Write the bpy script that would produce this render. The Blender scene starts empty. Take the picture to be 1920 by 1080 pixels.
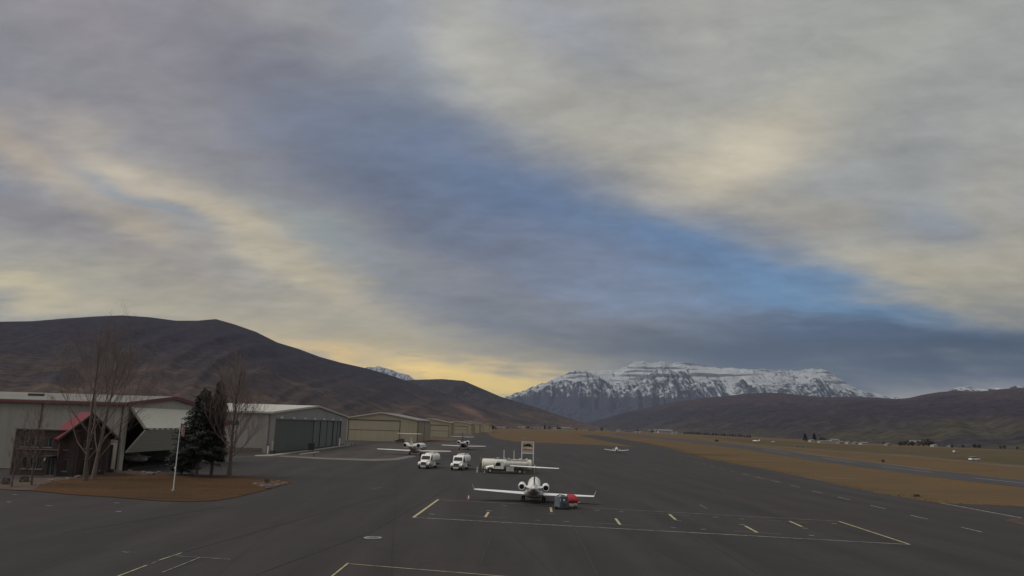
import bpy, math, random
from mathutils import Vector, Matrix, noise
R = math.radians
scene = bpy.context.scene
COL = scene.collection
# ------------------------------------------------------------------ camera
F = 1380.0            # focal length in photo pixels (1920 wide)
CAMH = 9.0
PITCH = math.atan(259.0 / F)
ROLL = R(1.7)
cam_d = bpy.data.cameras.new('camera'); cam = bpy.data.objects.new('camera', cam_d); COL.objects.link(cam)
cam_d.sensor_width = 36.0; cam_d.lens = F / 1920 * 36.0
cam_d.clip_start = 0.5; cam_d.clip_end = 60000
ROT = Matrix.Rotation(math.pi / 2 + PITCH, 3, 'X') @ Matrix.Rotation(ROLL, 3, 'Z')
cam.matrix_world = Matrix.Translation((0, 0, CAMH)) @ ROT.to_4x4()
scene.camera = cam

def ray(x, y):
    return (ROT @ Vector(((x - 960) / F, -(y - 540) / F, -1.0)))
def P(x, y, z=0.0):
    """ground point seen at this place of the photograph"""
    d = ray(x, y); t = (z - CAMH) / d.z
    return Vector((d.x * t, d.y * t, z))
def azel(x, y):
    d = ray(x, y).normalized()
    return math.atan2(d.x, d.y), math.asin(d.z)
def s2l(c):
    return tuple(((v / 255) / 12.92 if v / 255 <= .04045 else ((v / 255 + .055) / 1.055) ** 2.4) for v in c)

# ------------------------------------------------------------------ sky, sun, exposure
SUN_EL, SUN_AZ = R(50), R(-98)       # behind the cloud deck, to the left
world = bpy.data.worlds.new('World'); scene.world = world; world.use_nodes = True
wt = world.node_tree; wt.nodes.clear()
def WN(t, **k):
    n = wt.nodes.new(t)
    for a, b in k.items(): setattr(n, a, b)
    return n
def WM(op, a, b=None, c=None):
    n = WN('ShaderNodeMath', operation=op)
    for i, v in enumerate((a, b, c)):
        if v is None: continue
        if isinstance(v, (int, float)): n.inputs[i].default_value = v
        else: wt.links.new(v, n.inputs[i])
    return n.outputs[0]
def WV(op, a, b=None):
    n = WN('ShaderNodeVectorMath', operation=op)
    for i, v in enumerate((a, b)):
        if v is None: continue
        if isinstance(v, (tuple, list)): n.inputs[i].default_value = v
        else: wt.links.new(v, n.inputs[i])
    return n.outputs['Value'] if op in ('DOT_PRODUCT', 'LENGTH') else n.outputs[0]
def WX(f, a, b, blend='MIX'):
    n = WN('ShaderNodeMix', data_type='RGBA', blend_type=blend)
    for s, v in ((0, f), (6, a), (7, b)):
        if isinstance(v, (int, float)): n.inputs[s].default_value = v
        elif isinstance(v, tuple): n.inputs[s].default_value = (*v[:3], 1)
        else: wt.links.new(v, n.inputs[s])
    return n.outputs[2]
def WNoise(vec, scale, detail=5, rough=.55, dist=0.0):
    n = WN('ShaderNodeTexNoise')
    wt.links.new(vec, n.inputs['Vector'])
    n.inputs['Scale'].default_value = scale; n.inputs['Detail'].default_value = detail
    n.inputs['Roughness'].default_value = rough; n.inputs['Distortion'].default_value = dist
    return n.outputs['Fac'], n.outputs['Color']
tc = WN('ShaderNodeTexCoord')
nv = WN('ShaderNodeVectorMath', operation='NORMALIZE'); wt.links.new(tc.outputs['Generated'], nv.inputs[0])
sep = WN('ShaderNodeSeparateXYZ'); wt.links.new(nv.outputs[0], sep.inputs[0])
dx, dy, dz = sep.outputs
az = WM('ARCTAN2', dx, dy); el = WM('ARCSINE', dz)
# cloud deck coordinates: direction met with a plane overhead (clouds converge towards the horizon)
inv = WM('DIVIDE', 1.0, WM('ADD', WM('MAXIMUM', dz, 0.0), .24))
cc = WN('ShaderNodeCombineXYZ'); wt.links.new(WM('MULTIPLY', dx, inv), cc.inputs[0]); wt.links.new(WM('MULTIPLY', dy, inv), cc.inputs[1])
mp = WN('ShaderNodeMapping'); wt.links.new(cc.outputs[0], mp.inputs['Vector'])
mp.inputs['Rotation'].default_value = (0, 0, R(52)); mp.inputs['Scale'].default_value = (1.0, 1.7, 1.0)
deck = mp.outputs[0]
n1, c1 = WNoise(deck, 1.3, 6, .56, .3)
n2, c2 = WNoise(deck, 3.8, 7, .58, .2)
n4, c4 = WNoise(deck, 11, 5, .6, .4)
pv = WN('ShaderNodeCombineXYZ'); wt.links.new(az, pv.inputs[0]); wt.links.new(el, pv.inputs[1])
warp = WV('ADD', WV('MULTIPLY', WV('SUBTRACT', c1, (.5, .5, .5)), (.17, .10, 0)),
          WV('MULTIPLY', WV('SUBTRACT', c2, (.5, .5, .5)), (.085, .05, 0)))
pw = WV('ADD', pv.outputs[0], warp)
SKYBASE = s2l((148, 146, 142))
# cloud masses: centre (px), half sizes (px), tilt (deg, + = descending to the right), colour, weight
BLOBS = [
 (-150, 130, 620, 190, 20, (116, 116, 128), .8),
 (330, 70, 300, 110, 25, (142, 134, 142), .8),
 (520, 220, 360, 110, 32, (128, 127, 131), .8),
 (740, 20, 220, 80, 22, (126, 132, 146), .7),
 (1090, 90, 170, 80, 24, (128, 134, 150), .85),
 (1420, 60, 420, 130, 0, (160, 160, 154), .75),
 (1820, 130, 320, 220, 0, (148, 151, 148), .7),
 (905, 140, 130, 95, 30, (172, 170, 160), .75),
 (780, 110, 130, 50, 30, (140, 146, 156), .5),
 (700, 320, 280, 90, 24, (108, 113, 126), .75),
 (980, 350, 400, 105, 20, (90, 106, 133), .92),
 (880, 430, 340, 85, 24, (94, 103, 121), .85),
 (1200, 460, 420, 90, 20, (90, 109, 138), .92),
 (1080, 500, 300, 55, 14, (114, 122, 142), .6),
 (950, 590, 380, 45, 14, (108, 113, 124), .8),
 (1190, 245, 280, 75, 20, (166, 162, 148), .75),
 (1320, 340, 170, 36, 20, (164, 157, 142), .7),
 (1395, 285, 120, 50, -18, (208, 194, 168), .9),
 (1480, 210, 260, 60, -25, (166, 164, 150), .5),
 (1590, 410, 180, 40, 14, (160, 152, 134), .75),
 (1560, 320, 160, 40, -10, (146, 149, 148), .6),
 (1790, 410, 170, 50, 6, (124, 134, 146), .75),
 (1440, 520, 300, 50, 20, (95, 124, 158), .9),
 (1560, 580, 260, 44, 10, (101, 136, 170), .9),
 (1720, 590, 120, 30, 6, (104, 138, 172), .8),
 (1300, 570, 260, 26, 12, (120, 134, 158), .5),
 (1750, 515, 170, 36, 14, (182, 173, 148), .92),
 (1870, 560, 160, 50, 16, (150, 146, 130), .8),
 (1905, 430, 60, 110, 0, (164, 155, 134), .65),
 (70, 285, 200, 34, 20, (172, 160, 142), .85),
 (300, 345, 170, 38, 24, (180, 169, 150), .9),
 (440, 400, 170, 42, 20, (182, 171, 150), .9),
 (290, 375, 110, 20, 22, (126, 138, 152), .75),
 (90, 370, 160, 30, 20, (122, 128, 142), .75),
 (240, 430, 130, 28, 16, (176, 164, 138), .8),
 (600, 440, 160, 34, 24, (132, 142, 144), .7),
 (600, 520, 210, 38, 24, (178, 168, 144), .9),
 (300, 500, 340, 34, 16, (132, 126, 126), .8),
 (50, 535, 220, 26, 5, (190, 178, 144), .9),
 (40, 590, 200, 14, 0, (134, 132, 124), .6),
 (400, 580, 320, 42, 10, (170, 162, 138), .85),
 (700, 610, 300, 46, 10, (168, 160, 138), .85),
 (1020, 665, 240, 36, 6, (148, 142, 122), .75),
 (1230, 640, 240, 34, 6, (106, 109, 116), .8),
 (1780, 668, 470, 68, 3, (40, 56, 77), .98),
 (1450, 680, 240, 48, 3, (66, 80, 98), .88),
 (1560, 632, 200, 24, 6, (68, 84, 108), .8),
 (740, 690, 230, 44, 10, (206, 184, 134), .7),
 (860, 700, 190, 30, 9, (240, 205, 122), .85),
 (790, 697, 150, 11, 8, (255, 216, 128), .8),
 (930, 728, 130, 30, 4, (226, 196, 112), .85),
 (660, 670, 110, 12, 12, (220, 188, 124), .75),
]
colr = SKYBASE
for (bx_, by_, sx_, sy_, tilt, rgb, wgt) in BLOBS:
    a0, e0 = azel(bx_, by_)
    m = WN('ShaderNodeMapping', vector_type='TEXTURE')
    wt.links.new(pw, m.inputs['Vector'])
    m.inputs['Location'].default_value = (a0, e0, 0)
    m.inputs['Rotation'].default_value = (0, 0, -R(tilt))
    m.inputs['Scale'].default_value = (sx_ / F, sy_ / F, 1)
    e = WM('EXPONENT', WM('MULTIPLY', WV('DOT_PRODUCT', m.outputs[0], m.outputs[0]), -1.0))
    colr = WX(WM('MULTIPLY', e, wgt), colr, s2l(rgb))
# fine cloud texture
tex = WM('ADD', WM('MULTIPLY', WM('SUBTRACT', n2, .5), .58), WM('ADD', WM('MULTIPLY', WM('SUBTRACT', n1, .5), .35), WM('MULTIPLY', WM('SUBTRACT', n4, .5), .38)))
amp = WM('MULTIPLY', tex, WM('MINIMUM', WM('MULTIPLY', WM('MAXIMUM', dz, 0.0), 6.0), 1.0))
gain = WM('ADD', 1.0, amp)
sc = WN('ShaderNodeVectorMath', operation='SCALE'); wt.links.new(colr, sc.inputs[0]); wt.links.new(gain, sc.inputs['Scale'])
# an overcast sky is brighter towards the zenith
zen = WM('ADD', 1.0, WM('MULTIPLY', WM('SMOOTH_MIN', WM('MAXIMUM', WM('SUBTRACT', dz, .5), 0.0), .5, .1), 1.9))
sc2 = WN('ShaderNodeVectorMath', operation='SCALE'); wt.links.new(sc.outputs[0], sc2.inputs[0]); wt.links.new(WM('MULTIPLY', zen, 9.9), sc2.inputs['Scale'])
sky = WN('ShaderNodeTexSky', sky_type='NISHITA'); sky.sun_disc = False
sky.sun_elevation = SUN_EL; sky.sun_rotation = SUN_AZ
fin = WX(.965, sky.outputs[0], sc2.outputs[0])
bg = WN('ShaderNodeBackground'); bg.inputs['Strength'].default_value = .1
wt.links.new(fin, bg.inputs['Color'])
wo = WN('ShaderNodeOutputWorld'); wt.links.new(bg.outputs[0], wo.inputs[0])

sun_d = bpy.data.lights.new('sun', 'SUN'); sun = bpy.data.objects.new('sun', sun_d); COL.objects.link(sun)
sun_d.energy = 1.5; sun_d.angle = R(40); sun_d.color = (1.0, .95, .87)
sd = Vector((math.sin(SUN_AZ) * math.cos(SUN_EL), math.cos(SUN_AZ) * math.cos(SUN_EL), math.sin(SUN_EL)))
sun.rotation_euler = sd.to_track_quat('Z', 'Y').to_euler(); sun.location = (0, 0, 60)
vs = scene.view_settings
scene.display_settings.display_device = 'sRGB'
vs.view_transform = 'Standard'; vs.look = 'None'; vs.exposure = 0.2; vs.gamma = 1.0; vs.use_curve_mapping = False

# ------------------------------------------------------------------ helpers
def node_mat(name):
    m = bpy.data.materials.new(name); m.use_nodes = True
    nt = m.node_tree; b = nt.nodes['Principled BSDF']
    return m, nt, b
def tex_noise(nt, scale, detail=5, rough=.55, vec=None, dist=0):
    n = nt.nodes.new('ShaderNodeTexNoise')
    n.inputs['Scale'].default_value = scale; n.inputs['Detail'].default_value = detail
    n.inputs['Roughness'].default_value = rough; n.inputs['Distortion'].default_value = dist
    if vec is not None: nt.links.new(vec, n.inputs['Vector'])
    return n
def ramp(nt, fac, stops):
    r = nt.nodes.new('ShaderNodeValToRGB'); e = r.color_ramp.elements
    while len(e) > 1: e.remove(e[0])
    e[0].position = stops[0][0]; e[0].color = (*stops[0][1], 1)
    for p, c in stops[1:]:
        k = e.new(p); k.color = (*c, 1)
    nt.links.new(fac, r.inputs[0]); return r.outputs[0]
def mixc(nt, f, a, b, blend='MIX'):
    n = nt.nodes.new('ShaderNodeMix'); n.data_type = 'RGBA'; n.blend_type = blend
    for s, v in ((0, f), (6, a), (7, b)):
        if isinstance(v, (int, float)): n.inputs[s].default_value = v
        elif isinstance(v, tuple): n.inputs[s].default_value = (*v[:3], 1)
        else: nt.links.new(v, n.inputs[s])
    return n.outputs[2]
def nmath(nt, op, a, b=None, clamp=False):
    n = nt.nodes.new('ShaderNodeMath'); n.operation = op; n.use_clamp = clamp
    for i, v in enumerate((a, b)):
        if v is None: continue
        if isinstance(v, (int, float)): n.inputs[i].default_value = v
        else: nt.links.new(v, n.inputs[i])
    return n.outputs[0]
def geo_pos(nt, scale=(1, 1, 1), rot=0):
    g = nt.nodes.new('ShaderNodeNewGeometry'); m = nt.nodes.new('ShaderNodeMapping')
    nt.links.new(g.outputs['Position'], m.inputs['Vector'])
    m.inputs['Scale'].default_value = scale; m.inputs['Rotation'].default_value = (0, 0, rot)
    return m.outputs[0]
def obj_pos(nt, scale=(1, 1, 1)):
    g = nt.nodes.new('ShaderNodeTexCoord'); m = nt.nodes.new('ShaderNodeMapping')
    nt.links.new(g.outputs['Object'], m.inputs['Vector'])
    m.inputs['Scale'].default_value = scale
    return m.outputs[0]
def bump(nt, b, h, strength, dist=.02):
    n = nt.nodes.new('ShaderNodeBump'); n.inputs['Strength'].default_value = strength; n.inputs['Distance'].default_value = dist
    nt.links.new(h, n.inputs['Height']); nt.links.new(n.outputs[0], b.inputs['Normal'])
def simple(name, c, var=.18, scale=3.0, rough=.6, metal=0.0, bmp=.0, spec=.5, coat=0.0):
    m, nt, b = node_mat(name)
    v = obj_pos(nt)
    n = tex_noise(nt, scale, 6, .6, v)
    lo = tuple(x * (1 - var) for x in c); hi = tuple(min(1, x * (1 + var)) for x in c)
    nt.links.new(ramp(nt, n.outputs[0], [(.3, lo), (.7, hi)]), b.inputs['Base Color'])
    nt.links.new(ramp(nt, n.outputs[0], [(.3, (rough * .85,) * 3), (.7, (min(1, rough * 1.15),) * 3)]), b.inputs['Roughness'])
    b.inputs['Metallic'].default_value = metal; b.inputs['Specular IOR Level'].default_value = spec
    if coat: b.inputs['Coat Weight'].default_value = coat
    if bmp: bump(nt, b, n.outputs[0], bmp)
    return m
def siding(name, c, rib=.35, axis=0, var=.07):
    """ribbed metal cladding, faintly streaked by weather"""
    m, nt, b = node_mat(name)
    v = obj_pos(nt); st = obj_pos(nt, (1.2, 1.2, .09))
    n = tex_noise(nt, 1.0, 6, .62, st); n2 = tex_noise(nt, .12, 3, .5, v)
    f = nmath(nt, 'ADD', nmath(nt, 'MULTIPLY', n.outputs[0], .6), nmath(nt, 'MULTIPLY', n2.outputs[0], .4))
    lo = tuple(x * (1 - var * 2.2) for x in c); hi = tuple(x * (1 + var) for x in c)
    col = ramp(nt, f, [(.35, lo), (.62, hi)])
    nt.links.new(col, b.inputs['Base Color'])
    w = nt.nodes.new('ShaderNodeTexWave'); w.wave_type = 'BANDS'; w.bands_direction = 'XYZ'[axis]
    w.inputs['Scale'].default_value = 1 / (rib * 3.2); nt.links.new(v, w.inputs['Vector'])
    bump(nt, b, w.outputs['Fac'], .35, .03)
    b.inputs['Roughness'].default_value = .55; b.inputs['Specular IOR Level'].default_value = .2
    return m

class MB:
    def __init__(s): s.v = []; s.f = []
    def add(s, vs, fs):
        k = len(s.v); s.v += [tuple(p) for p in vs]; s.f += [tuple(i + k for i in f) for f in fs]; return s
    def box(s, x0, x1, y0, y1, z0, z1, M=None):
        vs = [Vector(p) for p in ((x0, y0, z0), (x1, y0, z0), (x1, y1, z0), (x0, y1, z0), (x0, y0, z1), (x1, y0, z1), (x1, y1, z1), (x0, y1, z1))]
        if M is not None: vs = [M @ p for p in vs]
        return s.add(vs, [(3, 2, 1, 0), (4, 5, 6, 7), (0, 1, 5, 4), (1, 2, 6, 5), (2, 3, 7, 6), (3, 0, 4, 7)])
    def tube(s, p0, p1, r0, r1=None, n=8, cap=True):
        r1 = r0 if r1 is None else r1
        p0 = Vector(p0); p1 = Vector(p1); d = (p1 - p0)
        if d.length < 1e-6: return s
        d.normalize(); a = d.orthogonal().normalized(); b = d.cross(a)
        vs = []
        for p, r in ((p0, r0), (p1, r1)):
            for i in range(n):
                t = 2 * math.pi * i / n; vs.append(p + (a * math.cos(t) + b * math.sin(t)) * r)
        fs = [(i, (i + 1) % n, n + (i + 1) % n, n + i) for i in range(n)]
        if cap: fs += [tuple(range(n - 1, -1, -1)), tuple(range(n, 2 * n))]
        return s.add(vs, fs)
    def loft(s, rings, cap=True):
        n = len(rings[0]); vs = [p for r in rings for p in r]; fs = []
        for k in range(len(rings) - 1):
            for i in range(n):
                fs.append((k * n + i, k * n + (i + 1) % n, (k + 1) * n + (i + 1) % n, (k + 1) * n + i))
        if cap:
            fs.append(tuple(range(n - 1, -1, -1))); q = (len(rings) - 1) * n; fs.append(tuple(range(q, q + n)))
        return s.add(vs, fs)
    def prism(s, pts, h, axis=2, at=0.0):
        """polygon in the plane across axis, thickened by h along it"""
        def V(p, q):
            return {0: (q, p[0], p[1]), 1: (p[0], q, p[1]), 2: (p[0], p[1], q)}[axis]
        n = len(pts)
        vs = [V(p, at) for p in pts] + [V(p, at + h) for p in pts]
        return s.add(vs, [tuple(range(n - 1, -1, -1)), tuple(range(n, 2 * n))] + [(i, (i + 1) % n, n + (i + 1) % n, n + i) for i in range(n)])
    def build(s, name, mat, parent=None, smooth=None, bevel=0.0, loc=None, fix=True):
        me = bpy.data.meshes.new(name); me.from_pydata(s.v, [], s.f)
        if fix:
            import bmesh
            bm = bmesh.new(); bm.from_mesh(me); bmesh.ops.recalc_face_normals(bm, faces=bm.faces); bm.to_mesh(me); bm.free()
        me.materials.append(mat)
        if smooth is not None:
            me.polygons.foreach_set('use_smooth', [True] * len(me.polygons)); me.set_sharp_from_angle(angle=R(smooth))
        me.update()
        o = bpy.data.objects.new(name, me); COL.objects.link(o)
        if parent is not None: o.parent = parent
        if loc is not None: o.location = loc
        if bevel:
            b = o.modifiers.new('bevel', 'BEVEL'); b.width = bevel; b.segments = 2; b.limit_method = 'ANGLE'; b.angle_limit = R(35)
        return o
def thing(name, label, cat, loc=(0, 0, 0), rz=0.0, group=None):
    o = bpy.data.objects.new(name, None); COL.objects.link(o)
    o.location = loc; o.rotation_euler = (0, 0, rz); o.empty_display_size = .3
    o['label'] = label; o['category'] = cat
    if group: o['group'] = group
    return o
def tag(o, label, cat, group=None):
    o['label'] = label; o['category'] = cat
    if group: o['group'] = group
    return o
def struct(o): o['kind'] = 'structure'; return o
def kids(o): return [c for c in bpy.data.objects if c.parent == o]
def copy_tree(root, loc, rz, label, scale=None):
    def cp(o, par):
        c = o.copy(); COL.objects.link(c)
        if par is not None: c.parent = par
        for ch in list(o.children): cp(ch, c)
        return c
    c = cp(root, None); c.location = loc; c.rotation_euler = (0, 0, rz); c['label'] = label
    if scale: c.scale = scale
    return c
def ring(cx, y, cz, rx, rz, n=16):
    return [(cx + rx * math.cos(2 * math.pi * i / n), y, cz + rz * math.sin(2 * math.pi * i / n)) for i in range(n)]

# ------------------------------------------------------------------ materials
def asphalt_mat(name, c, warm=(1.12, .98, .95), dark=.8, seams=True):
    m, nt, b = node_mat(name)
    v = geo_pos(nt, (1, 1, 1), R(-8))
    big = tex_noise(nt, .03, 4, .55, v, .6); mid = tex_noise(nt, .22, 5, .6, v, .3)
    fine = tex_noise(nt, 9, 4, .7, v)
    st = tex_noise(nt, .35, 4, .6, geo_pos(nt, (1.0, .05, 1), R(-8)))
    cw = tuple(x * y for x, y in zip(c, warm)); cd = tuple(x * dark for x in c)
    k = mixc(nt, ramp(nt, big.outputs[0], [(.38, (0, 0, 0)), (.62, (1, 1, 1))]), c, cw)
    k = mixc(nt, nmath(nt, 'MULTIPLY', ramp(nt, mid.outputs[0], [(.42, (0, 0, 0)), (.7, (1, 1, 1))]), .55), k, cd)
    sv = tex_noise(nt, .55, 3, .5, v, 1.2)
    k = mixc(nt, ramp(nt, sv.outputs[0], [(.66, (0, 0, 0)), (.73, (.55,) * 3)]), k, tuple(x * .55 for x in c))
    ln = nt.nodes.new('ShaderNodeTexWave'); ln.wave_type = 'BANDS'; ln.bands_direction = 'X'; ln.inputs['Scale'].default_value = .045; ln.inputs['Distortion'].default_value = 1.5; ln.inputs['Detail'].default_value = 2
    nt.links.new(v, ln.inputs['Vector'])
    k = mixc(nt, .35, k, ramp(nt, ln.outputs['Fac'], [(.1, (.82,) * 3), (.9, (1.12,) * 3)]), 'MULTIPLY')
    k = mixc(nt, .45, k, ramp(nt, st.outputs[0], [(.3, (.55,) * 3), (.7, (1.45,) * 3)]), 'MULTIPLY')
    k = mixc(nt, .35, k, ramp(nt, fine.outputs[0], [(.3, (.6,) * 3), (.7, (1.4,) * 3)]), 'MULTIPLY')
    if seams:
        br = nt.nodes.new('ShaderNodeTexBrick')
        nt.links.new(geo_pos(nt, (.016, .022, 1), R(84)), br.inputs['Vector'])
        br.inputs['Scale'].default_value = 1.0; br.inputs['Mortar Size'].default_value = .0016; br.inputs['Mortar Smooth'].default_value = .4
        br.inputs['Color1'].default_value = (1, 1, 1, 1); br.inputs['Color2'].default_value = (.9, .9, .9, 1); br.inputs['Mortar'].default_value = (.72, .72, .72, 1)
        br.inputs['Brick Width'].default_value = 4.2; br.inputs['Row Height'].default_value = .16
        k = mixc(nt, .8, k, br.outputs[0], 'MULTIPLY')
    nt.links.new(k, b.inputs['Base Color']); b.inputs['Roughness'].default_value = .88
    b.inputs['Specular IOR Level'].default_value = .25
    bump(nt, b, fine.outputs[0], .25, .01)
    return m
def grass_mat(name, cols, sx=.012, sy=.09, rot=R(-83), fine=2.2):
    m, nt, b = node_mat(name)
    v = geo_pos(nt, (sx, sy, 1), rot)
    a = tex_noise(nt, 1.0, 6, .62, v, .5); f = tex_noise(nt, fine, 5, .65, geo_pos(nt)); g = tex_noise(nt, .02, 4, .5, geo_pos(nt))
    q = nmath(nt, 'ADD', nmath(nt, 'MULTIPLY', a.outputs[0], .6), nmath(nt, 'MULTIPLY', g.outputs[0], .4))
    k = ramp(nt, q, [(.36, cols[0]), (.46, cols[1]), (.55, cols[2]), (.66, cols[3])])
    k = mixc(nt, .55, k, ramp(nt, f.outputs[0], [(.3, (.55,) * 3), (.7, (1.4,) * 3)]), 'MULTIPLY')
    nt.links.new(k, b.inputs['Base Color']); b.inputs['Roughness'].default_value = 1; b.inputs['Specular IOR Level'].default_value = .1
    bump(nt, b, f.outputs[0], .6, .08)
    return m
M_apron = asphalt_mat('apron_asphalt', (.0325, .0308, .0318))
M_ramp = asphalt_mat('ramp_asphalt', (.050, .044, .042), seams=False)
M_runway = asphalt_mat('runway_asphalt', (.046, .045, .051), seams=False)
M_concrete = asphalt_mat('concrete', (.25, .23, .20), warm=(1.03, 1, .97), dark=.85, seams=False)
M_field = grass_mat('dry_grass', [(.064, .048, .030), (.118, .075, .037), (.092, .066, .038), (.145, .102, .060)])
M_meadow = grass_mat('meadow_grass', [(.052, .045, .027), (.070, .058, .032), (.084, .066, .037), (.105, .080, .048)])
M_lawn = grass_mat('lawn_grass', [(.040, .026, .016), (.062, .036, .019), (.076, .042, .021), (.095, .056, .032)], .07, .22, 0, 5)
M_mulch = grass_mat('mulch', [(.06, .045, .04), (.08, .06, .05), (.10, .075, .065), (.13, .10, .09)], .3, .3, 0, 7)
M_gravel = grass_mat('gravel', [(.085, .06, .048), (.12, .09, .07), (.16, .125, .10), (.24, .20, .165)], .6, .6, 0, 9)
def paint_mat(name, c, wear):
    m, nt, b = node_mat(name)
    n = tex_noise(nt, 1.6, 8, .72, geo_pos(nt))
    k = ramp(nt, n.outputs[0], [(wear - .08, tuple(x * .28 for x in c)), (wear + .10, c)])
    nt.links.new(k, b.inputs['Base Color']); b.inputs['Roughness'].default_value = .75
    return m
M_white_line = paint_mat('worn_white_paint', (.34, .33, .31), .46)
M_pale_line = paint_mat('faded_paint', (.22, .205, .18), .45)
M_yellow_line = paint_mat('yellow_paint', (.40, .345, .20), .41)
M_rwy_line = paint_mat('runway_paint', (.17, .18, .205), .35)
M_track = grass_mat('gravel_track', [(.075, .062, .045), (.10, .082, .06), (.115, .095, .07), (.14, .118, .09)])
M_white = simple('white_paint', (.82, .81, .78), .06, 1.5, .35, coat=.3)
M_cream = simple('cream_paint', (.60, .59, .50), .08, 1.2, .4)
M_alu = simple('brushed_aluminium', (.52, .51, .47), .12, 2, .38, metal=.25)
M_dark = simple('dark_metal', (.035, .035, .037), .3, 4, .5)
M_chassis = simple('chassis_grey', (.075, .073, .07), .35, 5, .6)
M_grey = simple('grey_paint', (.22, .22, .23), .2, 2, .5)
M_slate = simple('slate_panel', (.055, .07, .085), .25, 3, .5)
M_bluegrey = simple('blue_grey_panel', (.17, .19, .215), .2, 3, .5)
M_red = simple('red_cover', (.42, .03, .045), .22, 4, .7)
M_rubber = simple('rubber', (.018, .018, .018), .3, 8, .8)
M_hub = simple('wheel_rim', (.45, .45, .44), .2, 5, .4, metal=.3)
M_glass = simple('tinted_glass', (.014, .016, .016), .3, 2, .08, spec=.8)
M_black = simple('black_duct', (.006, .006, .006), .2, 4, .9)
M_taupe = simple('painted_taupe', (.26, .22, .20), .12, 2, .4)
M_fin_brown = simple('dark_brown_paint', (.045, .035, .028), .2, 2, .4)
M_belly = simple('grey_belly_shade', (.30, .29, .28), .1, 1.5, .35)  # shadow under the jet fuselages put into the colour; flap fairings share it
M_orange = simple('cone_red', (.36, .035, .03), .2, 8, .6)
M_reflect = simple('reflective_white', (.72, .72, .72), .1, 5, .4)
M_bark = simple('bark', (.095, .072, .062), .4, 3, .9, bmp=.3)
M_twig = simple('twigs', (.15, .11, .098), .35, 1, .95)
M_palebark = simple('pale_bark', (.15, .115, .098), .35, 2, .9, bmp=.3)
M_needle = simple('spruce_needles', (.038, .047, .036), .6, .9, .9)
M_rock = simple('rock', (.13, .105, .09), .35, 3, .9, bmp=.5)
M_scrub = simple('scrub', (.07, .05, .036), .5, 2, .95)
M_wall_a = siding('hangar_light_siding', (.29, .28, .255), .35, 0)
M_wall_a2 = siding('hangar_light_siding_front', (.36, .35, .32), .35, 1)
M_door_a = siding('bifold_door_siding', (.52, .52, .46), .5, 1, .03)
M_wall_b = siding('hangar_grey_siding', (.29, .275, .26), .35, 0)
M_wall_b2 = siding('hangar_grey_siding_front', (.27, .268, .265), .35, 1)
M_leaf = siding('hangar_door_green_grey', (.10, .115, .108), .4, 1, .05)
M_leaf2 = siding('hangar_door_slate', (.135, .148, .148), .4, 1, .05)
M_roof_w = siding('pale_metal_roof', (.42, .415, .38), .5, 1, .05)
M_roof_a = siding('weathered_metal_roof', (.17, .162, .152), .5, 1, .12)
M_roof_t = siding('tan_metal_roof', (.20, .185, .175), .5, 1, .05)
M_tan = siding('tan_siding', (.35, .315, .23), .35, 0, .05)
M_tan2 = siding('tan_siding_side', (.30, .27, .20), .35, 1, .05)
M_tan_door = siding('tan_door', (.36, .33, .24), .5, 0, .04)
M_trim_red = simple('dark_red_trim', (.13, .035, .03), .2, 1, .5)
M_trim_dark = simple('dark_trim', (.06, .05, .045), .2, 1, .6)
M_trim_tan = simple('pale_trim', (.46, .44, .38), .1, 1, .5)
M_roof_red = siding('red_metal_roof', (.15, .010, .020), .4, 0, .08)
M_brick = None
def brick_mat():
    m, nt, b = node_mat('dark_red_brick')
    br = nt.nodes.new('ShaderNodeTexBrick'); v = nt.nodes.new('ShaderNodeTexCoord')
    sepn = nt.nodes.new('ShaderNodeSeparateXYZ'); nt.links.new(v.outputs['Object'], sepn.inputs[0])
    cmb = nt.nodes.new('ShaderNodeCombineXYZ')
    nt.links.new(nmath(nt, 'ADD', sepn.outputs[0], sepn.outputs[1]), cmb.inputs[0]); nt.links.new(sepn.outputs[2], cmb.inputs[1])
    nt.links.new(cmb.outputs[0], br.inputs['Vector'])
    br.inputs['Scale'].default_value = 4.5; br.inputs['Color1'].default_value = (.055, .033, .029, 1); br.inputs['Color2'].default_value = (.042, .027, .025, 1)
    br.inputs['Mortar'].default_value = (.065, .056, .05, 1); br.inputs['Mortar Size'].default_value = .012
    n = tex_noise(nt, .8, 5, .6, obj_pos(nt))
    k = mixc(nt, .6, br.outputs[0], ramp(nt, n.outputs[0], [(.3, (.6,) * 3), (.7, (1.3,) * 3)]), 'MULTIPLY')
    nt.links.new(k, b.inputs['Base Color']); b.inputs['Roughness'].default_value = .9
    bump(nt, b, br.outputs['Fac'], .3, .01)
    return m
M_brick = brick_mat()
M_win = simple('window_glass', (.02, .024, .026), .4, 1.2, .12, spec=.7)
M_frame = simple('window_frame', (.16, .15, .14), .1, 2, .5)

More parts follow.
